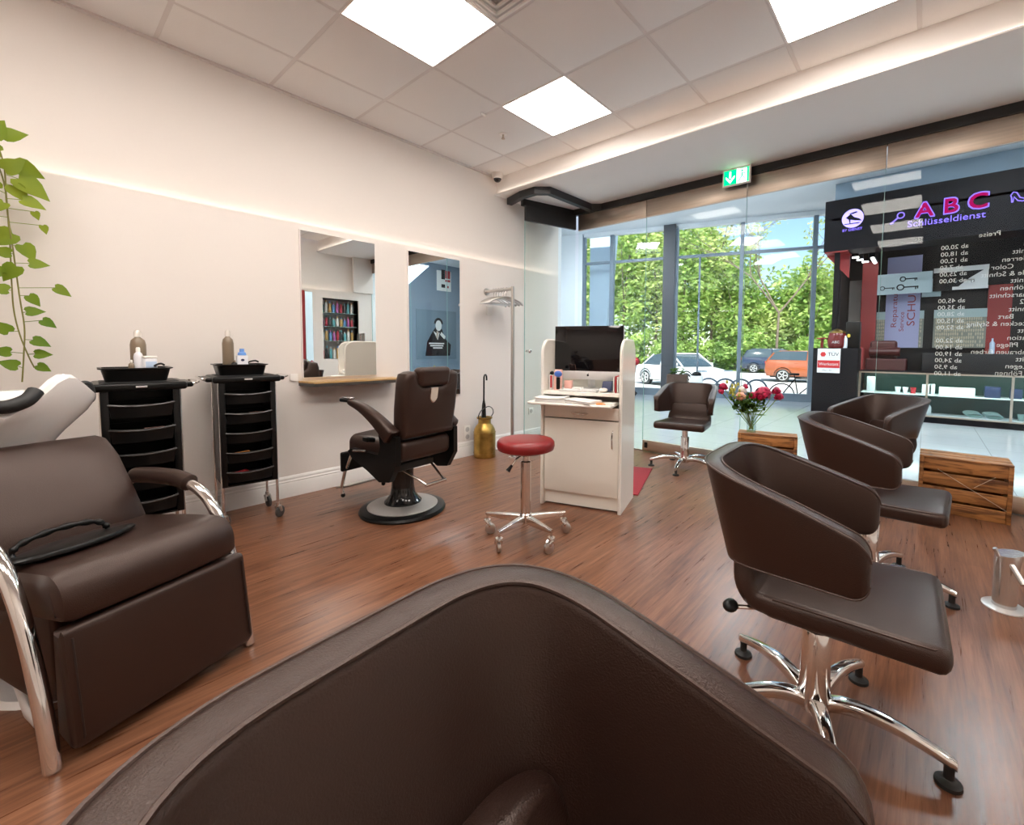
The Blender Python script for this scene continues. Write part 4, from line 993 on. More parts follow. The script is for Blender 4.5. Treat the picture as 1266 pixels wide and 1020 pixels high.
def flower(label, tip, kind, size, base):
    """tip = (right, up, depth) in metres from the vase foot."""
    t = thing(kind[0], label, 'flower', tuple(V0)); P = ex * tip[0] + ey * tip[2] + Vector((0, 0, tip[1])); B_ = ex * base[0] + ey * base[1] + Vector((0, 0, .02))
    mid = B_.lerp(P, .5) + Vector((0, 0, .015)); neck = Vector((B_ * -.25).xy.to_3d()) + Vector((0, 0, .17)); neck = B_.lerp(P, .55)
    b = MB(); b.tube(smoothpath([B_, neck, P], 6), .0030, 6); obj('stem', b, M['leaf'], t)
    b = MB(); rg = random.Random(hash(label) % 1000 if False else len(label) * 7)
    if kind[1] == 'peony':
        for k in range(48):
            a = rg.uniform(0, 2 * PI); ph = math.acos(rg.uniform(-.55, 1)); d = Vector((math.sin(ph) * math.cos(a), math.sin(ph) * math.sin(a), math.cos(ph)))
            c = P + d * size * rg.uniform(.45, .95); s = size * .5; t1_ = d.orthogonal().normalized(); t2_ = d.cross(t1_)
            vs_ = [c + (t1_ * u + t2_ * v) * s - d * s * .55 * (u * u + v * v) for u, v in ((0, 0), (.7, 0), (.5, .5), (0, .72), (-.5, .5), (-.7, 0), (-.5, -.5), (0, -.72), (.5, -.5))]
            b.add([tuple(v) for v in vs_], [(0, i, i % 8 + 1) for i in range(1, 9)])
        b.ball(tuple(P), size * .42, 10)
    elif kind[1] == 'spray':
        for k in range(16):
            q = P + Vector((rg.gauss(0, size), rg.gauss(0, size), rg.gauss(0, size * 1.1))); b.ball(tuple(q), size * .34, 8, (1, 1, 1.5)); b.tube([P - Vector((0, 0, size)), q], .0012, 4)
    obj('blossom', b, kind[2], t)
    if tip[1] < .34 and kind[0] != 'peony':
        b = MB()
        for k in range(9):
            u = B_.lerp(P, .55 + .055 * k); a = rg.uniform(0, 6.3); d = Vector((math.cos(a), math.sin(a), rg.uniform(-.1, .7))).normalized(); n = d.cross(Vector((0, 0, 1))).normalized(); L_ = rg.uniform(.08, .12); up_ = n.cross(d)
            b.add([tuple(u), tuple(u + d * L_ * .45 + n * L_ * .27 - up_ * .006), tuple(u + d * L_), tuple(u + d * L_ * .45 - n * L_ * .27 - up_ * .006), tuple(u + d * L_ * .5 + up_ * .006)], [(0, 1, 4), (1, 2, 4), (2, 3, 4), (3, 0, 4)])
        obj('leaves', b, M['leafdark'], t, smooth=False)
    return t
M['leafdark'] = leafmat('bouquet_leaf', (.035, .10, .01), (.14, .24, .03))
PE, PE2, PW_, SP = ('peony', 'peony', M['petal']), ('peony_bud', 'peony', M['petal2']), ('white_blossom', 'peony', M['petal3']), ('green_spray', 'spray', M['yellowgreen'])
flower('large open pink peony right of centre in the vase', (.085, .335, -.02), PE, .088, (-.018, 0))
flower('pink peony bud drooping at the far left of the bouquet', (-.262, .40, 0), PE, .046, (.018, .01))
flower('small pink bud hanging under the far left peony bud', (-.28, .36, .005), PE, .034, (.015, .015))
flower('upper pink bud at the far right of the bouquet', (.215, .365, .01), PE, .046, (-.02, .01))
flower('lower pink bud at the far right of the bouquet', (.235, .315, .0), PE, .048, (-.02, -.01))
flower('small pink bud high in the middle of the bouquet', (-.055, .405, .02), PE, .032, (.0, .02))
flower('small pink bud left of the large peony', (-.005, .33, -.02), PE, .042, (.01, -.015))
flower('peach peony bud at the left of the bouquet', (-.11, .315, -.02), PE2, .052, (.015, -.01))
flower('white blossom at the upper middle of the bouquet', (-.075, .375, .03), PW_, .05, (.01, .0))
flower('yellow-green spray at the upper left of the bouquet', (-.16, .365, .02), SP, .034, (.02, .015))
flower('yellow-green spray low at the left of the bouquet', (-.15, .27, .0), ('green_spray', 'spray', M['leafdark']), .03, (.02, .0))
flower('dark green foliage sprig in the middle of the bouquet', (-.02, .27, -.01), ('foliage_sprig', 'spray', M['leafdark']), .034, (.0, -.02))
flower('dark green foliage sprig under the large peony', (.05, .265, .01), ('foliage_sprig', 'spray', M['leafdark']), .032, (-.015, .015))
flower('dark green foliage sprig behind the peach bud', (-.06, .245, .03), ('foliage_sprig', 'spray', M['leafdark']), .034, (.01, .02))

# ------------------------------------------------------------------ chrome foot rest post
fp = thing('footrest_post', 'short chrome foot post with an angled tube bolted to the floor at right', 'foot post', (2.772, -.315, 0), 0)
bright = mat('satin_chrome', (.72, .70, .68), .17, metal=.9)
b = MB(); b.lathe([(.002, 0), (.078, 0), (.078, .004), (.072, .008), (.002, .008)], n=36, sx=1.05, sy=.95); obj('floor_plate', b, mat('satin_plate', (.66, .64, .63), .3, metal=.4), fp)
b = MB(); n = 28; r_ = .041
rw = Vector((.64, -.77))
def ringp(z, k): return [(r_ * math.cos(q) + rw.x * k * max(0, rw.dot(Vector((math.cos(q), math.sin(q))))), r_ * math.sin(q) + rw.y * k * max(0, rw.dot(Vector((math.cos(q), math.sin(q))))), z + .25 * k * rw.dot(Vector((math.cos(q), math.sin(q))))) for q in [2 * PI * j / n for j in range(n)]]
b.loft([ringp(.008, 0), ringp(.15, 0), ringp(.19, .006), ringp(.225, .018), ringp(.245, .026)]); obj('post', b, bright, fp)
b = MB(); b.tube([(-.034, -.012, .205), (-.085, -.045, .150)], .0115, 12); obj('foot_tube', b, bright, fp)
b = MB(); b.tube([(-.03, .03, .235), (-.036, .044, .268)], .008, 10); obj('knob_tube', b, bright, fp)

# ------------------------------------------------------------------ hanging pothos
ph = thing('hanging_pothos', 'trailing green pothos vine hanging down the left wall at the photo edge', 'plant', (-.12, 3.50, 2.0))
rg = random.Random(3)
b = MB(); b.lathe([(.002, 0), (.07, 0), (.095, .15), (.10, .155), (.09, .155), (.085, .14), (.002, .14)], (-.06, 0, .02), 28); b.tube([(-.06, .03, .10), (-.06, .145, .10)], .012, 8); obj('wall_pot', b, M['white'], ph)
vines = [smoothpath([(-.03, 0, .17), (.05, -.04, .16), (.095, -.05, .02), (.098, -.05, -.2), (.11, -.05, -.42), (.12, -.05, -.62), (.13, -.05, -.78), (.122, -.05, -.92), (.112, -.05, -1.05)], 10),
         smoothpath([(-.03, .02, .17), (.03, -.03, .13), (.09, -.03, -.05), (.10, -.03, -.3), (.098, -.04, -.56), (.10, -.04, -.7), (.115, -.045, -.82), (.14, -.04, -.93), (.155, -.04, -.98)], 10)]
b = MB()
for v in vines: b.tube(v, .0032, 6)
sm = obj('vine_stems', b, M['stem'], ph)
def heart(c, d, n, L):
    d = d.normalized(); s = d.cross(n).normalized(); n = s.cross(d)
    ol = [(0, 0), (-.12, .26), (-.02, .46), (.22, .54), (.52, .42), (.80, .20), (1.05, 0), (.80, -.20), (.52, -.42), (.22, -.54), (-.02, -.46), (-.12, -.26)]
    vs_ = [tuple(c + d * L * x + s * L * y * .82 + n * L * (.16 * abs(y) - .18 * x * x)) for x, y in ol] + [tuple(c + d * L * .5 - n * L * .045)]
    k = len(ol); return vs_, [(i, (i + 1) % k, k) for i in range(k)]
wh = [(.098, -.02, .9, 70), (.135, .02, -.3, 75), (.085, .06, 2.6, 60), (.06, .12, 1.2, 80), (.14, -.05, -.5, 95), (.12, -.09, -.9, 62), (.09, -.18, -2.4, 58), (.11, -.32, -2.6, 80), (.14, -.37, -1.0, 62), (.10, -.42, 2.9, 48), (.115, -.48, -2.2, 66),
      (.185, -.20, -1.2, 30), (.21, -.26, -1.2, 32), (.085, -.60, 2.8, 52), (.24, -.57, -.4, 52), (.14, -.70, .3, 48), (.08, -.80, 2.2, 50), (.19, -.74, -.5, 44), (.155, -.84, -.3, 50), (.10, -.97, 2.6, 50), (.165, -.97, -.4, 42), (.06, .04, -2.0, 70), (.03, .10, 2.8, 72), (.02, -.02, -1.9, 70), (.0, -.05, -2.2, 60), (.10, .14, .6, 66), (.06, .19, 1.7, 60), (.15, -.15, -.2, 60), (.07, -.12, 2.4, 66), (.05, -.25, 3.0, 62), (.16, -.46, .2, 50), (.07, -.52, 2.5, 50), (.15, -.62, -.8, 46), (.08, -.9, 2.9, 46), (.16, -.91, .1, 44)]
for (x, z, a, L) in wh:
    b = MB(); d = Vector((math.cos(a), rg.uniform(-.25, .1), math.sin(a) - .15)); n = Vector((rg.uniform(-.3, .3), -1, rg.uniform(.0, .5)))
    vs_, fs_ = heart(Vector((x, -.055 + rg.uniform(-.03, .01), z)), d, n, L / 1000 * 1.3); b.add(vs_, fs_)
    near = min((q for v in vines for q in v), key=lambda q: (q - Vector((x, -.05, z))).length); b.tube([near, Vector(vs_[0])], .0016, 5)
    obj('leaf', b, M['leaf'], ph)

# ------------------------------------------------------------------ emergency exit sign
ex_ = thing('exit_sign', 'green emergency exit sign with arrow and running figure hanging from the soffit', 'exit sign', (4.33, 1.409, 2.832))
b = MB(); b.rbox((0, 0, -.085), (.026, .252, .17), .004, 1); b.rbox((.004, 0, -.006), (.05, .20, .016), .004, 1); obj('sign_housing', b, M['white'], ex_)
b = MB(); b.box(-.0148, -.0135, -.004, .112, -.158, -.028); obj('green_panel', b, M['exitg'], ex_, smooth=False)
b = MB(); b.box(-.0148, -.0135, -.112, -.004, -.158, -.028); obj('white_panel', b, M['exitw'], ex_, smooth=False)
def flat(parent, name, polys, m, x=-.0155):
    b = MB()
    for pg in polys: b.prism([(y, z) for y, z in pg], x, x + .001, 'x')
    return obj(name, b, m, parent, smooth=False)
flat(ex_, 'arrow', [[(.062, -.04), (.046, -.04), (.046, -.10), (.062, -.10)], [(.054, -.148), (.094, -.100), (.094, -.080), (.054, -.120), (.014, -.080), (.014, -.100)]], M['exitw'])
flat(ex_, 'door_edge', [[(-.112, -.158), (-.095, -.158), (-.095, -.028), (-.112, -.028)], [(-.095, -.034), (-.03, -.034), (-.03, -.028), (-.095, -.028)]], M['exitg'])
flat(ex_, 'running_figure', [[(-.052 + .010 * math.cos(q), -.052 + .010 * math.sin(q)) for q in [2 * PI * k / 10 for k in range(10)]],
     [(-.05, -.066), (-.062, -.072), (-.055, -.105), (-.042, -.102)], [(-.05, -.068), (-.028, -.078), (-.020, -.066), (-.026, -.062), (-.032, -.070), (-.048, -.060)][::-1], [(-.06, -.074), (-.082, -.088), (-.086, -.082), (-.062, -.066)],
     [(-.043, -.102), (-.030, -.120), (-.018, -.142), (-.026, -.146), (-.038, -.126), (-.052, -.108)], [(-.054, -.104), (-.066, -.122), (-.086, -.126), (-.086, -.118), (-.070, -.114), (-.060, -.100)]], M['exitg'])

# ------------------------------------------------------------------ white lettering on the shop window (reads from outside)
rotout = Matrix(((0, 0, 1), (1, 0, 0), (0, 1, 0)))    # text x -> +y, text y -> +z, facing +x
lw = mat('window_vinyl', (.95, .95, .96), .6)
rows = ['ab 20,00', 'ab 18,00', 'ab 12,00', 'ab 7,50', 'ab 25,00', 'ab 30,00', '', '', 'ab 45,00', 'ab 35,00', 'ab 28,00', 'ab 15,00', 'ab 52,00', '', 'ab 22,00', 'ab 14,00', 'ab 19,00', 'ab 24,00', 'ab 9,50', 'ab 11,00']
ms = []
for k, s in enumerate(rows):
    if s: ms.append(text(s, .044, lw, Vector((XG + .0062, -.055, 1.90 - .049 * k)), rotout, .0003, align='RIGHT'))
words = ['Preise', 'Damen', 'Waschen & Schnitt', 'Herren', 'Color', 'Dauerwelle & Schnitt', 'Tönen & Schnitt', 'Waschen & Föhnen', 'Haarschnitt', 'Kinder 6 - 12', 'Strähnen & Schnitt', 'Bart', 'Hochstecken & Styling', 'Waschen & Schnitt', 'Coloration', 'Pflege', 'Augenbrauen färben', 'Maschinenschnitt', 'Waschen & Legen', 'Föhnen']
for k, s in enumerate(words):
    yy = -.255 if k in (0,) else (-.33 - .05 * ((k * 7) % 4) if k not in (5, 12, 16) else -.22 - .03 * (k % 3))
    zz = 1.965 if k == 0 else 1.925 - .0495 * k
    ms.append(text(s, .046, lw, Vector((XG + .0062, yy, zz)), rotout, .0003, align='RIGHT'))
obj('price_lettering', joinmesh('price_lettering', ms, lw), lw, gp3, smooth=False)
# ------------------------------------------------------------------ mall hall beyond the glass
WA = Vector((10.008, 5.598)); WD = Vector((.29074, -.95680)); WN = Vector((.95680, .29074))   # window wall origin, direction, outward normal
WANG = math.atan2(WD.y, WD.x)
def wpt(s, o=0): p = WA + WD * s + WN * o; return (p.x, p.y)
pw0, pw1 = wpt(-2.75), wpt(12.3)
b = MB(); b.prism([(XG - .005, -6.2), pw1, pw0, (XG - .005, 8.3)], -.12, -.0); struct('floor_mall', b, M['mallfloor'], smooth=False)
b = MB(); b.prism([(XG + .17, -6.2), pw1, pw0, (XG + .17, 8.3)], 4.12, 4.3); struct('ceiling_mall', b, M['mallwhite'], smooth=False)
b = MB(); b.box(XG + .02, XG + .17, -6.2, 8.3, ZS, 4.3); b.box(XG + .0, XG + .17, YL + .06, 8.3, 0, ZS); b.box(XG, XG + .17, -6.2, YR - .0, 0, ZS); struct('wall_facade', b, M['mallwhite'], smooth=False)
b = MB(); b.prism([(XG + .17, 3.72), (9.2, 7.75), (9.15, 7.95), (XG + .17, 3.95)], 0, 4.12); struct('wall_mall_left', b, M['mallwhite'], smooth=False)
b = MB(); b.box(XG, 13.6, -6.3, -6.2, 0, 4.3); struct('wall_mall_right', b, mat('mall_blue_grey', (.22, .29, .37), .55), smooth=False)
# lowered white ceiling band in front of the atrium window, with recessed lights
b = MB(); b.box(6.3, 7.9, 1.7, 8.0, 3.95, 4.12); struct('trim_4', b, M['mallwhite'], smooth=False)
mlamp = emis('mall_lamp', (.90, .95, 1), 23.0)
for k, (x, y) in enumerate(((5.6, 1.0), (5.6, 4.0), (8.6, 2.6), (8.2, 5.2), (7.4, -.8), (5.8, -2.6), (8.0, -3.6))):
    t = thing('mall_ceiling_light', ['mall ceiling light just beyond the glass opposite the desk', 'mall ceiling light by the left mall wall', 'mall ceiling light in front of the atrium window', 'mall ceiling light at the left of the atrium window', 'mall ceiling light before the black shop sign', 'mall ceiling light out of view to the right', 'mall ceiling light farthest to the right'][k], 'ceiling light', (x, y, 4.12), 0, 'mall ceiling lights')
    b = MB(); b.box(-.45, .45, -.3, .3, -.022, -.006); obj('diffuser', b, mlamp, t, smooth=False)
    b = MB(); b.box(-.48, .48, -.33, .33, -.012, 0); obj('light_frame', b, M['mallwhite'], t, smooth=False)
# poster on the blue-grey mall wall, seen in the second mirror
t = thing('wall_poster', 'pale poster with red and grey blocks, seen in the right wall mirror', 'poster', (9.93, -6.195, 3.55))
b = MB(); b.rbox((0, 0, .0), (.62, .02, .72), .004, 1); obj('panel', b, M['paper'], t)
for nm, m_, polys in (('red_blocks', redc, [(-.16, .10, .22, .28), (-.16, -.02, .22, .08), (-.16, -.24, .08, .08)]), ('grey_blocks', M['shopdark'], [(.04, .06, .16, .34), (.04, -.24, .16, .12)])):
    b = MB()
    for (x, z, w_, h) in polys: b.box(-x - w_ / 2, -x + w_ / 2, .0105, .013, z, z + h)
    obj(nm, b, m_, t, smooth=False)

sky_e = emis('skylight', (.75, .88, 1), 2.2)
b = MB(); b.prism([(8.45, 3.25), (8.45, 4.0), (9.3, 4.0)][::-1], -6.198, -6.19, 'y'); struct('window_6', b, sky_e, smooth=False)
t = thing('standing_poster', 'large dark poster of a person in black, seen in the right wall mirror', 'poster', (9.6, -6.182, .75))
b = MB(); b.rbox((0, 0, .85), (1.7, .03, 1.75), .004, 1); obj('panel', b, mat('poster_slate', (.16, .23, .29), .3), t)
for nm, m_, pg in (('figure', M['shopdark'], [(-.5, .1), (.55, .1), (.6, .5), (.3, .75), (.22, 1.05), (-.05, 1.15), (-.2, .95), (-.42, .6)]), ('face', M['paper'], [(.06 + .13 * math.cos(q), 1.18 + .19 * math.sin(q)) for q in [2 * PI * k / 16 for k in range(16)]]), ('hand', pink_m := mat('poster_skin', (.55, .45, .36), .5), [(-.05, .75), (.02, .7), (.06, .95), (-.02, 1.0)])):
    b = MB(); b.prism(pg, .0155 + (.004 if nm != 'figure' else 0), .02 + (.004 if nm != 'figure' else 0), 'y'); obj(nm, b, m_, t, smooth=False)
b = MB()
for k, (x0, x1, z) in enumerate(((-.35, .30, .52), (-.30, .26, .44), (-.18, .22, .36))): b.box(x0, x1, .0205, .0225, z, z + .045)
obj('pale_text_bars', b, M['paper'], t, smooth=False)
b = MB(); b.prism([(-.16, .98), (-.02, .90), (.10, .93), (.02, .66)][::-1], .0205, .0225, 'y'); b.prism([(.18, .96), (.36, .80), (.30, .70), (.12, .86)], .0205, .0225, 'y'); obj('white_collar', b, M['paper'], t, smooth=False)
b = MB(); b.prism([(.06 + .19 * math.cos(q), 1.24 + .22 * math.sin(q)) for q in [PI * k / 14 for k in range(15)]], .016, .018, 'y'); obj('dark_hair', b, M['shopdark'], t, smooth=False)
# ------------------------------------------------------------------ atrium window
g = MB()
T4 = Matrix.Translation((WA.x, WA.y, 0)) @ Matrix.Rotation(WANG, 4, 'Z')    # local x along the wall, local +y inward? (checked below)
inn_ = -1 if (T4 @ Vector((0, 1, 0)) - Vector((WA.x, WA.y, 0))).xy.dot(WN) > 0 else 1
b = MB(); b.push(T4); b.box(-1.41, 4.75, -.006, .006, .15, 4.05); fw = struct('window_5', b, M['glassw'], smooth=False)
def bar(name, x0, x1, z0, z1, d, m):
    b = MB(); b.push(T4); b.box(x0, x1, -d / 2, d / 2, z0, z1); obj(name, b, m, fw, smooth=False)
for x, wd in ((-1.41, .07), (-.66, .10), (2.39, .085), (3.84, .085), (4.75, .06)): bar('mullion', x - wd / 2, x + wd / 2, 0, 4.08, .14, M['mullion'])
bar('mullion', 1.455, 1.495, .15, 3.33, .06, M['mullion'])
bar('column', .64, .92, 0, 4.12, .30, M['mulldark']); bar('column_edge', .92, .98, 0, 4.08, .16, M['mullion'])
bar('transom', -1.41, 4.75, 3.325, 3.385, .10, M['mullion']); bar('sill', -1.41, 4.75, 0, .17, .16, M['mullion']); bar('head', -1.41, 4.75, 4.03, 4.12, .16, M['mallwhite'])
b = MB(); b.push(T4); b.box(-2.7, -1.445, -.1, .1, 0, 4.3); b.box(4.78, 12.3, -.1, .1, 0, 4.3); struct('wall_window_side', b, M['mallwhite'], smooth=False)
palb = mat('pale_blue_cladding', (.55, .66, .76), .4)
b = MB(); b.push(T4); yo = -inn_
b.v = []; b.f = []; b.m = []
pts = [(-1.38, -.5), (-1.05, -.5), (-.72, 4.2), (-1.38, 4.2)]
b.prism([(x, z) for x, z in pts], min(yo * .35, yo * .75), max(yo * .35, yo * .75), 'y'); o = obj('slanted_pier', b, palb, smooth=False); tag(o, 'pale blue slanted pier outside the left end of the atrium window', 'pier')
# things by the window
t = thing('planter_box', 'brown wooden planter box by the atrium window, just above the chair back', 'planter', (9.15, 4.10, 0), WANG)
b = MB(); b.rbox((0, 0, .30), (.42, .3, .60), .01, 2); obj('box', b, mat('dark_planter_wood', (.07, .035, .022), .5), t)
b = MB()
for k in range(60):
    p = Vector((rnd.uniform(-.15, .15), rnd.uniform(-.1, .1), rnd.uniform(.6, .72))); b.add(*heart(p, Vector((rnd.uniform(-1, 1), rnd.uniform(-1, 1), .3)), Vector((rnd.uniform(-.4, .4), rnd.uniform(-.4, .4), 1)), .07))
obj('foliage', b, M['leafdark'], t, smooth=False)
t = thing('grey_bin', 'pale grey bin beside the brown planter', 'bin', (9.25, 3.72, 0), WANG)
b = MB(); b.rbox((0, 0, .30), (.24, .26, .56), .02, 2); obj('bin_body', b, M['mallwhite'], t); b = MB(); b.ball((0, 0, .60), .10, 14, (1, 1, .7)); obj('dark_lid', b, M['black'], t)
t = thing('pushchair', 'black pushchair-like stand with a red cap by the atrium window behind the desk', 'pushchair', (9.6, 5.50, 0), WANG)
b = MB(); b.rbox((0, 0, .45), (.12, .3, .62), .03, 2, (1, 1, 2), lambda p: (p.x + .12 * p.z, p.y, p.z)); obj('black_body', b, M['black'], t)
b = MB(); b.tube([(-.08, .1, .2), (.12, .1, .03)], .03, 8); b.tube([(-.08, -.1, .2), (.15, -.1, .03)], .03, 8); obj('legs', b, M['black'], t)
b = MB(); b.ball((.10, 0, .84), .10, 12); obj('red_cap', b, redc, t); b = MB(); b.rbox((-.04, 0, .80), (.12, .2, .10), .02, 2); obj('white_pack', b, M['paper'], t)

# ------------------------------------------------------------------ key and shoe shop opposite
XS = 9.235
b = MB(); b.box(11.05, 11.15, -3.0, 1.34, 0, 4.12); b.box(9.3, 11.15, -3.1, -3.0, 0, 4.12); struct('wall_shop_back', b, M['shopdark'], smooth=False)
b = MB(); b.box(9.9, 11.05, 1.26, 1.36, 0, 4.12); struct('wall_shop_side', b, M['shopdark'], smooth=False)
b = MB(); b.box(XS, 11.05, -3.0, 1.36, 3.40, 3.44); struct('ceiling_shop', b, M['shopdark'], smooth=False)
sg = thing('shop_sign', 'long black shop sign with lit ABC letters, a round emblem and a shoe outline', 'shop sign', (XS, 1.46, 2.875))
b = MB(); b.box(0, .55, -4.3, 0, 0, .875); obj('sign_board', b, M['signblack'], sg, smooth=False)
b = MB(); b.box(.01, .55, -.36, -.02, -.02, 0); b.prism([(.0, -.012), (-.36, -.012), (-.36, -.45)][::-1], .30, .32, 'x'); obj('red_underside', b, M['shopred'], sg, smooth=False)
rotin = Matrix(((0, 0, -1), (-1, 0, 0), (0, 1, 0)))   # facing -x
def sgtext(s, size, m, y, z, ex_=.01, off=0., sx=1): return text(s, size, m, Vector((-.006 - off, y, z)), rotin, ex_, sx=sx)
for ch, y, z in (('A', -1.355, .47), ('B', -1.66, .475), ('C', -1.965, .485)):
    for nm, m_, sz, of in (('letter_outline', M['neonv'], .335, 0), ('letter', M['neonp'], .30, .006)):
        me = sgtext(ch, sz, m_, y, z, .006, of, 1.05)
        # embolden by duplicating with small offsets
        ms = [me]
        d = .011 if nm == 'letter_outline' else .006
        for dy, dz in ((d, d), (-d, d), (d, -d), (-d, -d)):
            c = me.copy(); c.transform(Matrix.Translation((0, dy, dz))); ms.append(c)
        obj(nm, joinmesh(nm, ms, m_), m_, sg, smooth=False)
obj('schluesseldienst_letters', joinmesh('x', [sgtext('Schlüsseldienst', .135, M['neonv'], -1.60, .285, .005, 0, 1.12)], 0), M['neonv'], sg, smooth=False)
# mall wall strip above the sign
b = MB(); b.box(XS + .3, XS + .5, -2.85, 1.36, 3.75, 4.12); struct('wall_above_sign', b, mat('mall_blue_grey2', (.20, .27, .34), .5), smooth=False)
# round emblem
b = MB(); b.lathe([(.001, -.010), (.155, -.010), (.155, 0), (.001, 0)], (0, -.41, .52), 32, 'x'); em_ = obj('round_emblem', b, mat('emblem_violet', (.30, .24, .8), .5, emit=((.34, .26, 1.0), .9)), sg)
flat(em_, 'emblem_shoe', [[(-.41 + y, .52 + z) for y, z in pg] for pg in ([(.10, .02), (.03, .08), (-.02, .02), (-.10, -.02), (-.13, -.06), (-.03, -.04), (.06, -.01)], [(.06, .01), (.04, -.09), (.03, -.09), (.03, 0)], [(.12, -.08), (-.10, -.08), (-.10, -.095), (.12, -.095)], [(.06, .085), (-.05, .11), (-.07, .09), (.0, .07)])], M['signblack'], -.012)
obj('emblem_letters', joinmesh('x', [sgtext('BY DIENST', .06, M['neonv'], -.41, .33, .004)], 0), M['neonv'], sg, smooth=False)
# neon key left of the letters and shoe right of them
b = MB(); ring = [(-.010, -1.06 + .045 * math.cos(2 * PI * j / 16), .45 + .045 * math.sin(2 * PI * j / 16)) for j in range(16)]
b.tube(ring, .009, 6, close=True); b.tube([(-.01, -1.03, .42), (-.01, -.93, .33)], .011, 6); b.tube([(-.01, -.955, .352), (-.01, -.97, .33)], .009, 6); obj('neon_key', b, M['neonv'], sg)
b = MB(); sh = [(-2.30, .50), (-2.325, .545), (-2.36, .53), (-2.395, .455), (-2.44, .435), (-2.50, .43), (-2.50, .415), (-2.42, .40), (-2.375, .415), (-2.335, .475), (-2.325, .40), (-2.315, .40), (-2.31, .47)]
b.tube([(-.01, y, z) for y, z in sh], .0075, 6, close=True); obj('neon_shoe', b, M['neonv'], sg)

# glass display counter
cn = thing('display_counter', 'long black glass-fronted display counter with lit shelves under the black sign', 'counter', (XS, .86, 0))
LC = 3.6
b = MB(); b.box(0, .55, -LC, 0, 0, .10); b.box(.5, .55, -LC, 0, .10, .79); b.box(0, .55, -.03, 0, .1, .79); obj('base', b, M['signblack'], cn, smooth=False)
b = MB(); b.box(.485, .499, -LC + .02, -.04, .11, .77); obj('back_board', b, M['green'], cn, smooth=False)
b = MB(); b.box(0, .55, -LC, 0, .775, .80); obj('counter_top', b, M['signblack'], cn, smooth=False)
b = MB(); b.box(.02, .48, -LC + .03, -.035, .425, .437); b.box(.02, .48, -LC + .03, -.035, .105, .115); obj('shelf', b, M['mallwhite'], cn, smooth=False)
b = MB()
for y in (-.015, -.90, -1.85, -2.8): b.box(-.012, .012, y - .014, y + .014, .1, .79)
b.box(-.012, .012, -LC, 0, .765, .79); b.box(-.010, .01, -LC, 0, .095, .115); obj('frame', b, M['bronze'], cn, smooth=False)
b = MB(); b.box(-.004, .004, -LC, 0, .115, .765); obj('glass_front', b, M['glass'], cn, smooth=False)
b = MB(); b.box(.05, .09, -LC + .05, -.05, .764, .772); obj('light_tube', b, emis('vitrine_lamp', (.80, 1, .93), 14), cn, smooth=False)
# goods in the counter
gx = XS + .22
lt = mat('teal_glass', (.30, .45, .44), .2); wht = M['mallwhite']; gr = mat('dark_goods', (.05, .06, .07), .4)
goods = [('card_stand', 'white card with two red marks at the left end of the counter', 'card', (.02, .12, .26), wht, .70, 1), ('trophy', 'small red and white figure in the lit counter', 'figure', None, redc, .13, 1), ('photo_card', 'white photo card left of the counter post', 'card', (.02, .12, .16), wht, -.09 + .05, 1),
         ('photo_card', 'narrow white photo card against the counter post', 'card', (.02, .075, .17), wht, -.155 + .05, 1), ('mug', 'white mug left of the counter post', 'mug', None, wht, .33, 1), ('mug', 'white mug beside the red figure', 'mug', None, wht, .23, 1),
         ('white_box', 'long white box right of the counter post', 'box', (.12, .42, .13), wht, -.40, 1), ('blue_box', 'dark blue boxed clock in the counter', 'box', (.14, .17, .17), navy, -.80, 1), ('phone_case', 'dark blue phone case stand in the counter', 'phone case', (.03, .13, .15), navy, -1.05, 1),
         ('phone_case', 'pale blue phone case stand in the counter', 'phone case', (.03, .09, .15), lb, -1.22, 1), ('glass_cup', 'teal glass cup in the right of the counter', 'cup', None, lt, -1.36, 1), ('phone_case', 'blue phone case at the right edge of the counter', 'phone case', (.03, .10, .16), blue, -1.50, 1),
         ('arch_clock', 'pale arch-shaped clock on the bottom shelf of the counter', 'clock', 'arch', wht, -.05, 0), ('watch_strap', 'coil of pale watch straps on the bottom shelf', 'watch straps', 'coil', lt, -.62, 0), ('watch_strap', 'second coil of pale watch straps on the bottom shelf', 'watch straps', 'coil', lt, -.84, 0),
         ('glass_cup', 'clear cup on the bottom shelf of the counter', 'cup', None, lt, -1.12, 0), ('shoe_brush', 'brown shoe brush on the bottom shelf', 'brush', (.06, .16, .06), brownp, -1.34, 0), ('shoe_brush', 'second brown shoe brush on the bottom shelf', 'brush', (.06, .15, .07), brownp, -1.56, 0)]
for (nm, lab, cat, sz, m_, y, up) in goods:
    z = .4375 if up else .1155
    b = MB()
    if sz is None: b.lathe([(.002, 0), (.035, 0), (.030, .02), (.042, .10), (.036, .10), (.026, .03), (.002, .02)], n=18)
    elif sz == 'arch': b.prism([(-.06, 0), (.06, 0)] + arc((0, .10), .06, 0, 180, 10), -.015, .015, 'x')
    elif sz == 'coil':
        for k in range(5): b.tube([(.02 * k - .03 + .004 * math.sin(q * 3), .09 * math.cos(q) + .01 * k, .035 + .03 * math.sin(q) + .008 * k) for q in [2 * PI * j / 20 for j in range(20)]], .008, 5, close=True)
    else: b.rbox((0, 0, sz[2] / 2), sz, .006, 1)
    solid(nm, lab, cat, b, m_, (gx, y, z), 0, None)
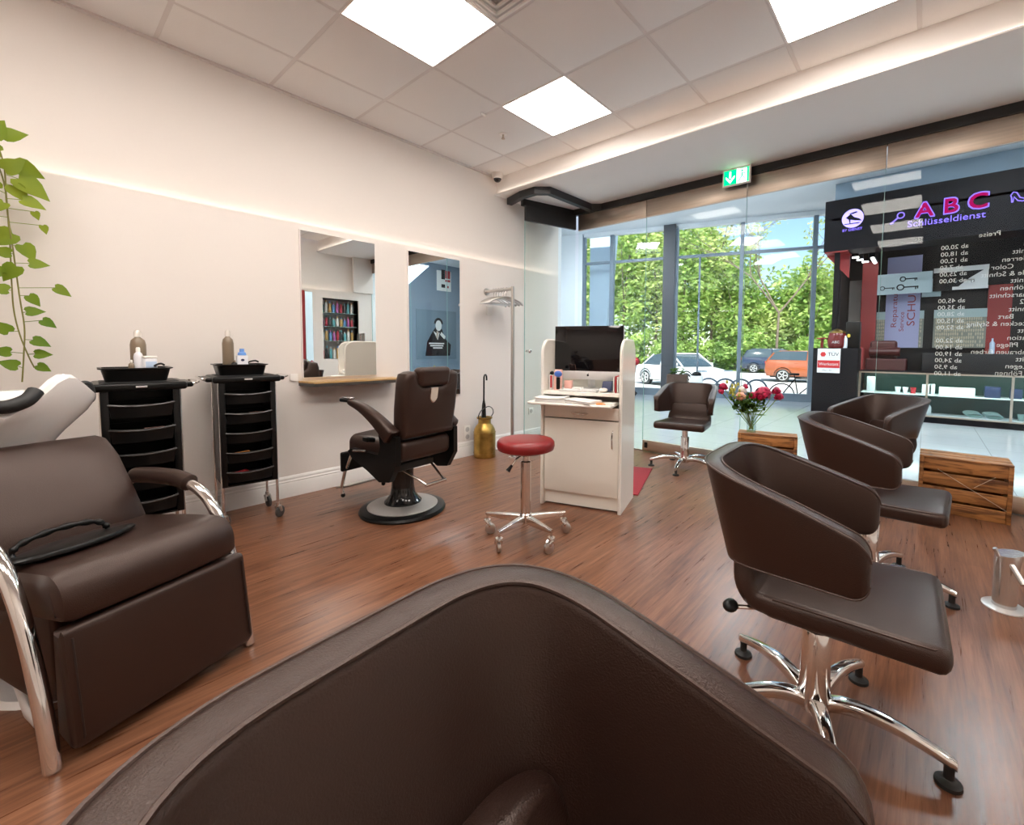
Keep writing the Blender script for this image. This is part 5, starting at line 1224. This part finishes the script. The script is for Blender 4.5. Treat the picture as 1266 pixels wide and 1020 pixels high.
# podium with paper notice and things on it
pd = thing('podium', 'black podium at the corner of the shop opposite, carrying a red jar', 'podium', (9.0, 1.52, 0))
b = MB(); b.rbox((.22, -.33, .59), (.44, .66, 1.18), .008, 1); obj('podium_body', b, M['signblack'], pd)
nt_ = thing('paper_notice', 'white notice with a red band taped to the black podium', 'notice', (8.9995, 1.28, .75))
b = MB(); b.box(-.004, 0, -.17, .17, 0, .42); obj('sheet', b, M['paper'], nt_, smooth=False); b = MB(); b.box(-.006, -.0045, -.165, .165, .085, .215); obj('red_band', b, mat('notice_red', (.62, .02, .025), .5), nt_, smooth=False)
me = text('Werkstatt', .07, M['paper'], Vector((-.0066, 0, .15)), rotin, .0005); obj('band_lettering', joinmesh('x', [me], 0), M['paper'], nt_, smooth=False)
me = text('TÜV', .085, M['signblack'], Vector((-.0046, -.065, .32)), rotin, .0005); obj('notice_lettering', joinmesh('x', [me], 0), M['signblack'], nt_, smooth=False)
b = MB(); b.lathe([(.001, -.0055), (.045, -.0055), (.045, -.0042), (.001, -.0042)], (0, .085, .32), 6, 'x'); obj('red_hexagon', b, mat('notice_red2', (.62, .02, .025), .5), nt_, smooth=False)
me = text('Mo - Fr', .045, M['shopgrey'], Vector((-.0046, .02, .04)), rotin, .0005); obj('notice_small_lettering', joinmesh('x', [me], 0), M['shopgrey'], nt_, smooth=False)
jar = thing('red_jar', 'dark red glass jar with a gold rim on the podium', 'jar', (9.16, 1.19, 1.18))
b = MB(); b.lathe([(.002, 0), (.12, 0), (.135, .03), (.145, .12), (.135, .22), (.12, .26), (.002, .26)], n=26); obj('jar_body', b, mat('dark_red_glass', (.16, .012, .012), .1), jar); b = MB(); b.lathe([(.002, .26), (.125, .26), (.13, .275), (.10, .30), (.03, .33), (.002, .34)], n=26); obj('lid', b, M['brass'], jar)
me = text('ABC', .06, M['paper'], Vector((-.147, 0, .10)), rotin, .002); obj('jar_lettering', joinmesh('x', [me], 0), M['paper'], jar, smooth=False)
solid('black_case', 'tall black case with a yellow mark on the podium', 'case', boxmb(.2, .20, .45, .01), M['black'], (9.25, .965, 1.1805)); solid('yellow_tag', 'round yellow tag stuck on the black case', 'tag', MB().ball((0, 0, 0), .025, 10, (.15, 1, 1.3)), mat('yellow_tag', (.75, .55, .05), .5), (9.146, 1.02, 1.39))
solid('shoe_tree', 'small dark table-shaped stand at the left of the podium top', 'stand', MB().box(-.1, .1, -.07, .07, .16, .18).box(-.02, .02, -.02, .02, 0, .16), M['shopred'], (9.2, 1.42, 1.1805), smooth=False)
solid('spray_can', 'white spray can between the red jar and the black case', 'can', MB().lathe([(.002, 0), (.03, 0), (.03, .16), (.012, .19), (.012, .21), (.002, .21)], n=16), wht, (9.10, 1.0 + .06, 1.1805))
solid('red_chair_back', 'dark red seat shell standing behind the podium', 'seat shell', MB().rbox((0, 0, .75), (.1, .42, .9), .04, 2, (1, 1, 3), lambda p: (p.x + .12 * p.z, p.y, p.z)).box(-.1, .1, -.15, .15, 0, .32), M['shopred'], (9.62, 1.05, 0))
# shop interior: door jamb, red wall, boards, banner, pictures, tube lights
b = MB(); b.box(10.6, 10.7, .76, 1.005, .0, 2.86); struct('trim_5', b, M['shopred'], smooth=False)
b = MB(); b.box(10.95, 11.05, -1.1, -.80, .8, 2.3); struct('trim_6', b, M['shopred'], smooth=False)
b = MB(); b.box(9.86, 9.9, 1.30, 1.36, 0, 2.9); b.box(9.3, 9.34, 1.22, 1.30, 0, 2.88); struct('trim_7', b, M['signblack'], smooth=False)
solid('beige_door', 'tall beige door leaf inside the left of the shop', 'door leaf', MB().box(0, .05, -.11, .09, 0.005, 2.55), M['shopgrey'], (10.9, 1.15, 0), smooth=False)
tl = emis('shop_tube', (1, 1, 1), 6)
for k, (x, y, z, l, rz) in enumerate(((10.15, .80, 2.80, .62, .0), (9.75, 1.04, 2.82, .10, 1.57), (10.05, 1.0, 2.82, .10, 1.57), (10.4, .95, 2.83, .10, 1.57), (9.95, -.35, 3.36, 1.2, 1.57))):  # last bar is an added lamp, kept out of view, brightening the key boards
    t = thing('tube_light', ['bright tube light on the shop ceiling above the podium', 'short lamp bar at the shop entrance, front one', 'short lamp bar at the shop entrance, middle one', 'short lamp bar at the shop entrance, rear one', 'added lamp bar, hidden from view, that brightens the shop key boards'][k], 'lamp', (x, y, z), rz, 'shop lamps')
    b = MB(); b.rbox((0, 0, -.005), (l, .05, .02), .008, 1); obj('tube', b, tl, t); b = MB(); b.box(-l / 2, l / 2, -.045, .045, .006, 3.40 - z); obj('fitting', b, M['signblack'], t, smooth=False)
bn = thing('banner', 'pale violet vertical banner with dark lettering hanging in the shop', 'banner', (10.92, .375, 1.2)); b = MB(); b.box(-.006, 0, -.26, .26, 0, 1.74); obj('cloth', b, mat('banner_violet', (.40, .40, .62), .6), bn, smooth=False)
rotv = Matrix(((0, 0, -1), (0, 1, 0), (1, 0, 0)))
ms = [text('SCHUHE', .17, M['shopred'], Vector((-.0075, -.14, .85)), Matrix(((0, 0, -1), (0, -1, 0), (-1, 0, 0))) if False else rotv, .0005, sx=1.35), text('Reparatur', .12, M['shopred'], Vector((-.0075, .12, .75)), rotv, .0005, sx=1.5), text('Service', .10, M['signblack'], Vector((-.0075, .0, .5)), rotv, .0005, sx=1.3)]
obj('banner_lettering', joinmesh('x', ms, 0), M['shopred'], bn, smooth=False)
gs = thing('key_picture_sign', 'pale glass sign with key pictures hung before the banner', 'sign', (10.6, .36, 2.20)); b = MB(); b.box(-.01, .01, -.40, .40, 0, .38); obj('glass_sheet', b, mat('pale_sign', (.45, .56, .60), .25), gs, smooth=False)
def keyshape(s=1.0, sy=1): 
    b = MB(); b.tube([(0, .05 * s * math.cos(2 * PI * j / 14) * sy, .05 * s * math.sin(2 * PI * j / 14)) for j in range(14)], .010 * s, 6, close=True); b.tube([(0, -.05 * s * sy, 0), (0, -.26 * s * sy, 0)], .011 * s, 6); b.tube([(0, -.22 * s * sy, 0), (0, -.22 * s * sy, -.05 * s)], .009 * s, 6); b.tube([(0, -.25 * s * sy, 0), (0, -.25 * s * sy, -.04 * s)], .009 * s, 6); return b
for (y, z, s) in ((.02, .27, .8), (.05, .12, 1.0), (.32, .12, .7)): obj('key_picture', keyshape(s), M['shopdark'], gs, (-.018, y, z))
pp = thing('key_photo', 'silver photograph of a key in a machine on the shop wall', 'picture', (10.9, -.42, 2.24)); b = MB(); b.box(-.02, 0, -.37, .37, 0, .42); obj('panel', b, M['shopdark'], pp, smooth=False)
b = MB(); b.box(-.03, -.021, -.365, .365, .33, .415); b.box(-.03, -.021, -.365, .1, .005, .06); b.prism([(-.36, .06), (.02, .06), (-.12, .2), (-.30, .33), (-.36, .33)], -.032, -.0205, 'x'); obj('light_shapes', b, M['alu'], pp, smooth=False)
obj('key_shape', keyshape(1.1), M['chrome'], pp, (-.036, .10, .17))
ps = thing('price_board', 'small pale sign left of the key photograph', 'sign', (10.95, .0, 2.2)); b = MB(); b.box(-.012, 0, -.17, .10, -.05, .28); obj('panel', b, mat('pale_sign2', (.42, .55, .58), .3), ps, smooth=False)
for k, (y0, y1, lab) in enumerate(((.05, .79, 'glass key board with rows of hanging keys, left one'), (-.80, -.09, 'glass key board with rows of hanging keys, right one'))):
    t = thing('key_board', lab, 'key board', (10.98, (y0 + y1) / 2, 1.20), 0, 'key boards in the shop'); w2 = (y1 - y0) / 2
    b = MB(); b.box(-.03, 0, -w2, w2, 0, .70); obj('board', b, mat('board_beige', (.24, .25, .22), .5) if 'board_beige' not in bpy.data.materials else bpy.data.materials['board_beige'], t, smooth=False)
    b = MB(); b.box(-.05, -.031, -w2, w2, .55, .70); obj('lit_header', b, mat('board_header', (.42, .54, .56), .4) if 'board_header' not in bpy.data.materials else bpy.data.materials['board_header'], t, smooth=False)
    b = MB()
    for r_ in range(9):
        for c_ in range(22):
            y = -w2 + .04 + (2 * w2 - .08) * c_ / 21; z = .06 + r_ * .068 + rnd.uniform(-.006, .006)
            if rnd.random() < .12: continue
            b.box(-.040, -.032, y - .010, y + .010, z - .030, z + .012); b.box(-.042, -.032, y - .004, y + .004, z - .045, z - .03)
    kk = obj('keys', b, mat('key_metal', (.52, .47, .36), .35, metal=.7) if 'key_metal' not in bpy.data.materials else bpy.data.materials['key_metal'], t, smooth=False); kk['kind'] = 'stuff'
solid('shoe_machine', 'dark red shoe-repair machine behind the counter', 'machine', MB().rbox((0, 0, .5), (.5, .6, 1.0), .03, 2).rbox((-.02, .05, 1.15), (.3, .4, .35), .05, 2).cyl((-.22, -.2, 1.12), (-.22, .25, 1.12), .08), mat('machine_red', (.07, .012, .012), .35), (10.35, .55, 0))
solid('work_bench', 'dark work bench along the back of the shop', 'bench', MB().rbox((0, 0, .55), (.45, 2.2, 1.1), .02, 1), M['shopdark'], (10.7, -1.05, 0))
solid('polish_can', 'white spray bottle on the shop work bench', 'bottle', MB().lathe([(.002, 0), (.035, 0), (.035, .18), (.012, .22), (.012, .26), (.002, .26)], n=14), lb, (10.6, -.86, 1.1005))

# ------------------------------------------------------------------ outdoors
GZ = -.45
b = MB(); b.box(9, 75, -45, 75, GZ - .3, GZ); struct('ground_outside', b, M['asphalt'], smooth=False)
b = MB(); b.prism([(36 * math.cos(R(a)), 36 * math.sin(R(a))) for a in range(55, -16, -5)] + [(75 * math.cos(R(a)), 75 * math.sin(R(a))) for a in range(-15, 56, 5)], GZ, GZ + .08); struct('ground_verge', b, mat('grass_verge', (.10, .17, .03), .9, noise=(6, .5)), smooth=False)
def foliage(n, cen, rad, size, seed, flat_=.9):
    g_ = np.random.default_rng(seed); d = g_.normal(size=(n, 3)); d /= np.linalg.norm(d, axis=1)[:, None]
    r_ = g_.uniform(.35, 1, n) ** .5
    # lumpy crown: cluster centres
    K = 26; cc = g_.normal(size=(K, 3)); cc /= np.linalg.norm(cc, axis=1)[:, None]; cc *= g_.uniform(.35, .85, K)[:, None]
    k = g_.integers(0, K, n); p = cc[k] + d * (r_ * g_.uniform(.22, .42, n))[:, None]
    p = p * np.array(rad) + np.array(cen)
    a = g_.normal(size=(n, 3)); a[:, 2] *= .5; a /= np.linalg.norm(a, axis=1)[:, None]
    c = np.cross(a, g_.normal(size=(n, 3))); c /= np.linalg.norm(c, axis=1)[:, None]
    s = (size * g_.uniform(.6, 1.3, n))[:, None]
    q = np.stack([p - a * s, p + c * s * .45, p + a * s, p - c * s * .45], 1).reshape(-1, 3)
    return q
def leafmesh(name, q, m):
    n = len(q) // 4; me = bpy.data.meshes.new(name); me.vertices.add(len(q)); me.vertices.foreach_set('co', q.astype(np.float32).ravel())
    me.loops.add(len(q)); me.loops.foreach_set('vertex_index', np.arange(len(q), dtype=np.int32)); me.polygons.add(n); me.polygons.foreach_set('loop_start', np.arange(0, 4 * n, 4, dtype=np.int32)); me.polygons.foreach_set('loop_total', np.full(n, 4, dtype=np.int32))
    me.update(calc_edges=True); me.materials.append(m); return me
def tree(label, ang, dist, h, rad, m, seed, n=2600, size=.17, low=.25):
    dist *= 1.6; h *= 1.6; rad *= 1.6; size *= 1.45
    x, y = dist * math.cos(R(ang)), dist * math.sin(R(ang)); g_ = random.Random(seed)
    t = thing('tree', label, 'tree', (x, y, GZ), g_.uniform(0, 6), 'trees outside the atrium window')
    b = MB(); P = smoothpath([(0, 0, 0), (g_.uniform(-.2, .2), g_.uniform(-.2, .2), h * .35), (g_.uniform(-.4, .4), g_.uniform(-.4, .4), h * .7)], 5); b.tube(P, [.13 - .08 * k / (len(P) - 1) for k in range(len(P))], 8); obj('trunk', b, M['bark'], t)
    for k in range(5):
        p = P[int(len(P) * (.4 + .12 * k)) % len(P)]; a = g_.uniform(0, 6.3); b = MB(); b.tube(smoothpath([p, p + Vector((math.cos(a) * rad * .4, math.sin(a) * rad * .4, h * .12)), p + Vector((math.cos(a) * rad * .8, math.sin(a) * rad * .8, h * .3))], 4), [.05] * 3 + [.035] * 3 + [.02] * 3, 6); obj('branch', b, M['bark'], t)
    o = obj('crown', leafmesh('crown', foliage(n, (0, 0, h * (.5 + low / 2)), (rad, rad, h * (1 - low) / 2 * 1.05), size, seed), m), m, t)
    return t
TL = [('tall bushy tree at the far left of the atrium window', 38.5, 24, 8.6, 2.3, 'tree1', .12), ('tall pale-green tree behind the first window mullion', 34.2, 25, 9.2, 2.2, 'tree3', .15), ('tall dense tree left of the dark window column', 30.8, 24, 9.4, 2.1, 'tree1', .10),
      ('tall tree hidden partly by the dark window column', 27.0, 25, 9.4, 2.2, 'tree3', .14), ('tall mid-green tree right of the dark window column', 23.6, 24, 8.8, 2.1, 'tree1', .10), ('pale-green tree behind the white car', 20.2, 25, 9.0, 2.1, 'tree3', .12),
      ('tree in the middle of the right window panes', 16.9, 24.5, 6.2, 1.9, 'tree1', .10), ('lower tree below the open patch of sky', 13.6, 25.5, 4.6, 1.9, 'tree3', .08), ('tree at the right edge of the atrium window', 10.2, 25, 5.4, 2.0, 'tree1', .1), ('tree beside the black shop corner', 6.8, 26, 6.6, 2.1, 'tree3', .1),
      ('tree outside the window left of the white pier', 42.5, 26, 9, 2.5, 'tree1', .1)]
for k, (lab, a, d, h, r_, m_, lw_) in enumerate(TL): tree(lab, a, d, h, r_, M[m_], 20 + k, 3000 if a > 5 else 1500, .17, lw_)
for k in range(9):
    a = 8 + 4.1 * k; tree(['back-row tree, first from the right', 'back-row tree, second from the right', 'back-row tree, third from the right', 'back-row tree, fourth from the right', 'back-row tree in the middle', 'back-row tree, fourth from the left', 'back-row tree, third from the left', 'back-row tree, second from the left', 'back-row tree, first from the left'][k] + ' beyond the front trees', a, 31 + (k % 2) * 2, (5.6, 4.6, 5.6, 9.5, 10.8, 11, 11.5, 11.2, 11)[k], 3.0, M['tree2'], 60 + k, 2600, .24, .02)
# thin half-bare tree against the sky
x, y = 35 * math.cos(R(13.2)), 35 * math.sin(R(13.2)); t = thing('bare_tree', 'thin half-bare tree reaching into the patch of sky', 'tree', (x, y, GZ)); g_ = random.Random(5)
b = MB(); tips = []
def grow(p, d, L, r_, k):
    q = p + d * L; b.tube([p, p.lerp(q, .5) + Vector((g_.uniform(-.08, .08), g_.uniform(-.08, .08), 0)), q], [r_, r_ * .85, r_ * .7], 6); tips.append(q)
    if k:
        for i in range(3 if k > 2 else 2): grow(q, (d + Vector((g_.uniform(-.8, .8), g_.uniform(-.8, .8), g_.uniform(-.3, .35)))).normalized(), L * g_.uniform(.62, .82), r_ * .62, k - 1)
grow(Vector((0, 0, 0)), Vector((.05, 0, 1)), 4.2, .11, 5); obj('trunk', b, M['bark'], t)
q = np.concatenate([foliage(14, tuple(p), (.6, .6, .5), .14, 200 + i) for i, p in enumerate(tips[1:]) if i % 2 == 0]); obj('leaves', leafmesh('leaves', q, M['tree3']), M['tree3'], t)
# hedge shrubs under the trees
for k in range(12):
    a = 6.5 + 3.1 * k; d = 36.5 + (k % 3) * .8; h = (2.4, 3.0, 2.6, 3.4)[k % 4]
    t = thing('shrub', ['green shrub, first from the right', 'green shrub, second from the right', 'green shrub, third from the right', 'green shrub, fourth from the right', 'green shrub, fifth from the right', 'green shrub, sixth from the right', 'green shrub, sixth from the left', 'green shrub, fifth from the left', 'green shrub, fourth from the left', 'green shrub, third from the left', 'green shrub, second from the left', 'green shrub, first from the left'][k] + ' in the hedge under the trees', 'shrub', (d * math.cos(R(a)), d * math.sin(R(a)), GZ), k, 'hedge shrubs outside')
    obj('foliage', leafmesh('foliage', foliage(1300, (0, 0, h * .5), (1.55, 1.55, h * .5), .17, 300 + k), M[('tree2', 'tree1')[k % 2]]), M[('tree2', 'tree1')[k % 2]], t)

# cars
carglass = mat('car_glass', (.05, .075, .09), .08)
def car(label, loc, rz, paint, L=4.4, W=1.8, Hh=1.6, suv=True):
    t = thing('car', label, 'car', loc, rz)
    # side profile x forward; belt and roof
    belt = 1.06 if suv else .90
    if suv: low = [(-L / 2 + .1, .30), (-L / 2, .55), (-L / 2 + .03, belt - .05), (-L / 2 + .15, belt + .05), (L / 2 - 1.35, belt + .03), (L / 2 - .35, belt - .12), (L / 2 - .05, .72), (L / 2, .45), (L / 2 - .12, .28)]; cab = [(-L / 2 + .12, belt), (-L / 2 + .42, Hh - .10), (-L / 2 + .75, Hh), (.35, Hh), (.95, Hh - .22), (L / 2 - 1.15, belt)]
    else: low = [(-L / 2 + .1, .26), (-L / 2, .5), (-L / 2 + .05, belt - .02), (-L / 2 + .7, belt + .02), (L / 2 - 1.3, belt), (L / 2 - .3, belt - .16), (L / 2 - .02, .6), (L / 2, .4), (L / 2 - .12, .24)]; cab = [(-L / 2 + .55, belt), (-L / 2 + 1.2, Hh - .05), (-L / 2 + 1.7, Hh), (.25, Hh), (L / 2 - 1.15, belt)]
    def body(ol, w_, lean_, name, m_, z0):
        b = MB(); rings = []
        for (y, ins) in ((-w_ / 2, .10), (-w_ / 2 + .03, .03), (-w_ / 2 + .10, 0), (w_ / 2 - .10, 0), (w_ / 2 - .03, .03), (w_ / 2, .10)):
            c = Vector((sum(p[0] for p in ol) / len(ol), sum(p[1] for p in ol) / len(ol)))
            rings.append([(p[0] + (c.x - p[0]) * ins * .25, y * (1 - lean_ * max(0, (p[1] - z0)) / .6), p[1] + (c.y - p[1]) * ins) for p in ol])
        b.loft(rings); return obj(name, b, m_, t, sharp=45)
    bd = body(low, W, .0, 'body', paint, .6); body(cab, W - .12, .16, 'windows', carglass, belt)
    b = MB(); rz_ = Hh + .002; xa, xb = cab[2][0] - .1, cab[3][0] + .05; b.rbox(((xa + xb) / 2, 0, rz_ - .012), (xb - xa, (W - .12) * (1 - .16 * (Hh - belt) / .6) - .04, .05), .02, 2); obj('roof', b, paint, t)
    for s in (-1, 1):
        for (p, q) in ((cab[0], cab[1]), (cab[-1], cab[-2]), ((-.35, belt), (-.30, Hh - .02))):
            f = lambda P: (P[0], s * (W - .12) / 2 * (1 - .16 * max(0, P[1] - belt) / .6) + s * .004, P[1])
            b = MB(); b.tube([f(p), f(q)], .035, 6); obj('pillar', b, paint, t)
        for x in (-L / 2 + .82, L / 2 - .85):
            b = MB(); y = s * (W / 2 - .10); b.lathe([(.05, -.11), (.30, -.11), (.335, -.09), (.335, .09), (.30, .11), (.05, .11)], (x, y, .335), 28, 'y'); wl = obj('tyre', b, M['rubberb'], t)
            b = MB()
            yy = y + s * .113
            for k in range(5):
                a = 2 * PI * k / 5; b.tube([(x + .03 * math.cos(a), yy, .335 + .03 * math.sin(a)), (x + .21 * math.cos(a), yy, .335 + .21 * math.sin(a))], .028, 6)
            b.tube([(x + .215 * math.cos(q), yy, .335 + .215 * math.sin(q)) for q in [2 * PI * j / 24 for j in range(24)]], .018, 6, close=True); obj('rim', b, M['alu'], wl)
            b = MB(); b.tube([(x + .375 * math.cos(q), s * (W / 2 - .02), .345 + .375 * math.sin(q)) for q in [PI * j / 14 for j in range(15)]], .035, 6); obj('wheel_arch', b, M['black'], t)
        b = MB(); b.rbox((-L / 2 + .08, s * (W / 2 - .22), belt - .10), (.14, .36, .12), .03, 2); obj('tail_lamp', b, redc, t); b = MB(); b.rbox((L / 2 - .20, s * (W / 2 - .2), .72), (.22, .34, .11), .04, 2); obj('head_lamp', b, M['chrome'], t)
        b = MB(); b.rbox((.1, s * (W / 2 + .0), belt - .14), (.20, .02, .03), .008, 1); b.rbox((-.8, s * (W / 2), belt - .12), (.20, .02, .03), .008, 1); obj('door_handle', b, paint, t); b = MB(); b.rbox((.75, s * (W / 2 + .08), belt + .08), (.12, .16, .12), .03, 2); obj('wing_mirror', b, paint, t)
    b = MB(); b.rbox((0, 0, .30), (L - .5, W - .06, .12), .03, 2); obj('sill', b, M['black'], t)
    return t
opaint = mat('orange_car_paint', (.33, .080, .022), .25, coat=.8); bpaint = mat('dark_blue_car_paint', (.018, .03, .06), .2, coat=.8); wpaint = mat('white_car_paint', (.78, .80, .82), .25, coat=.6)
def rayfl(px, py, z):
    d = Fv + Rv * ((px - cx) / f_px) - Uv * ((py - cy) / f_px); k = (z - CH) / d.z; return (d.x * k, d.y * k)
# parked cars: headings chosen along the car park row
hd = R(-76)
car('orange sports utility car parked outside the right window panes', (25.4, 4.25, GZ), hd, opaint, 4.4, 1.84, 1.55)
car('dark blue sports utility car parked behind the orange one', (33.6, 7.9, GZ), hd + .05, bpaint, 4.5, 1.85, 1.68)
car('white car parked outside behind the chair by the glass', (18.4, 8.1, GZ), R(-114), wpaint, 4.3, 1.78, 1.42, False)
# bicycle stands and a bicycle
for k in range(5):
    a = (20.5, 18.6, 16.9, 15.2, 24.0)[k]; d = 14.2; t = thing('bicycle_stand', ['steel bicycle hoop, leftmost but one outside the window', 'steel bicycle hoop in front of the white car bonnet', 'steel bicycle hoop between the two window mullions', 'steel bicycle hoop in front of the dark blue car', 'steel bicycle hoop farthest left outside the window'][k], 'bicycle stand', (d * math.cos(R(a)), d * math.sin(R(a)), GZ), WANG + .5, 'bicycle stands outside')
    b = MB(); b.tube([(-.33, 0, 0), (-.33, 0, .42)] + [(-.33 * math.cos(q), 0, .42 + .30 * math.sin(q)) for q in [PI * j / 12 for j in range(1, 12)]] + [(.33, 0, .42), (.33, 0, 0)], .028, 8); obj('hoop', b, M['mullion'], t)
a = 10.6; t = thing('bicycle', 'dark bicycle leaning outside the right window mullion', 'bicycle', (13.9 * math.cos(R(a)), 13.9 * math.sin(R(a)), GZ), WANG + .2)
for x in (-.5, .5):
    b = MB(); b.tube([(x + .33 * math.cos(q), 0, .34 + .33 * math.sin(q)) for q in [2 * PI * j / 28 for j in range(28)]], .016, 6, close=True)
    for j in range(8): b.tube([(x, 0, .34), (x + .33 * math.cos(PI * j / 4), 0, .34 + .33 * math.sin(PI * j / 4))], .003, 4)
    obj('wheel', b, M['rubberb'], t)
b = MB()
for p, q in (((-.5, .34), (-.15, .82)), ((-.15, .82), (.38, .80)), ((-.08, .36), (.38, .78)), ((-.08, .36), (-.18, .90)), ((-.5, .34), (-.08, .36)), ((.5, .34), (.36, 1.0))): b.tube([(p[0], 0, p[1]), (q[0], 0, q[1])], .016, 6)
b.tube([(.36, -.25, 1.02), (.36, .25, 1.02)], .014, 6); obj('frame', b, M['black'], t); b = MB(); b.rbox((-.2, 0, .93), (.26, .13, .06), .025, 2); obj('saddle', b, M['black'], t)
a = 30.2; t = thing('road_sign', 'round orange-ringed road sign outside beside the dark window column', 'road sign', (22 * math.cos(R(a)), 22 * math.sin(R(a)), GZ), R(a + 180))
b = MB(); b.cyl((0, 0, 0), (0, 0, 1.85), .03); obj('pole', b, M['alu'], t)
b = MB(); b.lathe([(.002, .03), (.24, .03), (.24, .05), (.002, .05)], (0, 0, 1.62), 28, 'x'); obj('disc', b, mat('sign_salmon', (.72, .30, .18), .5), t); b = MB(); b.tube([(.05, .24 * math.cos(q), 1.62 + .24 * math.sin(q)) for q in [2 * PI * j / 28 for j in range(28)]], .035, 6, close=True); obj('ring', b, mat('sign_orange', (.75, .12, .04), .5), t)

# ------------------------------------------------------------------ right wall seen in the mirrors: shelf niche with bottles, red panel, station mirrors
def onR(x, z, y=YR - .25): return (x, y, z)
for k, z in enumerate((.92 + .36 * 0, 1.26, 1.52, 1.77)):
    if k == 0: continue
    solid('glass_shelf', ['', 'lowest glass shelf in the product niche, seen in the mirror', 'middle glass shelf in the product niche, seen in the mirror', 'top glass shelf in the product niche, seen in the mirror'][k], 'shelf', MB().box(3.501, 4.159, YR - .39, YR - .08, z - .008, z), lt, (0, 0, 0), smooth=False)
prc = [mat('product_%d' % i, c, .35) for i, c in enumerate(((.45, .03, .06), (.10, .28, .55), (.72, .72, .70), (.05, .05, .06), (.40, .10, .32), (.55, .35, .12), (.12, .40, .45)))]
cn_ = ['red', 'blue', 'white', 'black', 'plum', 'amber', 'teal']; ordn = ['first', 'second', 'third', 'fourth', 'fifth', 'sixth', 'seventh', 'eighth', 'ninth']
pb = None
for row, z in enumerate((.9205, 1.2605, 1.5205, 1.7705)):
    for i in range(9):
        h = (.20, .17, .15, .19)[row] + .02 * ((i * 5) % 3); x = 3.56 + .068 * i; ci = (i * 3 + row * 2) % 7; r_ = .024
        t = thing('product_bottle', '%s bottle, %s from the left on the %s niche shelf seen in the mirror' % (cn_[ci], ordn[8 - i], ['bottom', 'lower', 'middle', 'top'][row]), 'bottle', (x, YR - .17, z), 0, 'hair products in the niche')
        b = MB(); b.lathe([(.002, 0), (r_, 0), (r_, h * .72), (r_ * .5, h * .82), (r_ * .5, h * .84), (.002, h * .84)], n=14); obj('bottle_body', b, prc[ci], t); b = MB(); b.lathe([(.002, h * .84), (r_ * .55, h * .84), (r_ * .5, h), (.002, h)], n=12); obj('cap', b, prc[(ci + 3) % 7], t)
solid('wall_panel', 'dark red panel on the right wall, seen at the left of the wall mirror', 'panel', MB().rbox((0, 0, 1.0), (.13, .02, 2.0), .004, 1), M['shopred'], (3.13, YR + .0105, .12))
t = thing('station_mirror', 'tall mirror on the right wall beside the red panel, seen in the left mirror', 'mirror', (3.26, YR, .2)); b = MB(); b.box(-.06, .06, .0005, .016, 0, 1.9); obj('mirror_glass', b, M['mirror'], t, smooth=False)
for k, x in enumerate((1.5, 2.64)):
    t = thing('station_mirror', ['tall styling mirror opposite the chair with the visible chrome base', 'tall styling mirror opposite the middle chair of the right row'][k], 'mirror', (x, YR, .75)); b = MB(); b.box(-.3, .3, .0005, .018, 0, 1.2); obj('mirror_glass', b, M['mirror'], t, smooth=False); b = MB(); b.box(-.31, .31, .0, .012, -.01, 1.21); obj('backing', b, M['white'], t, smooth=False)
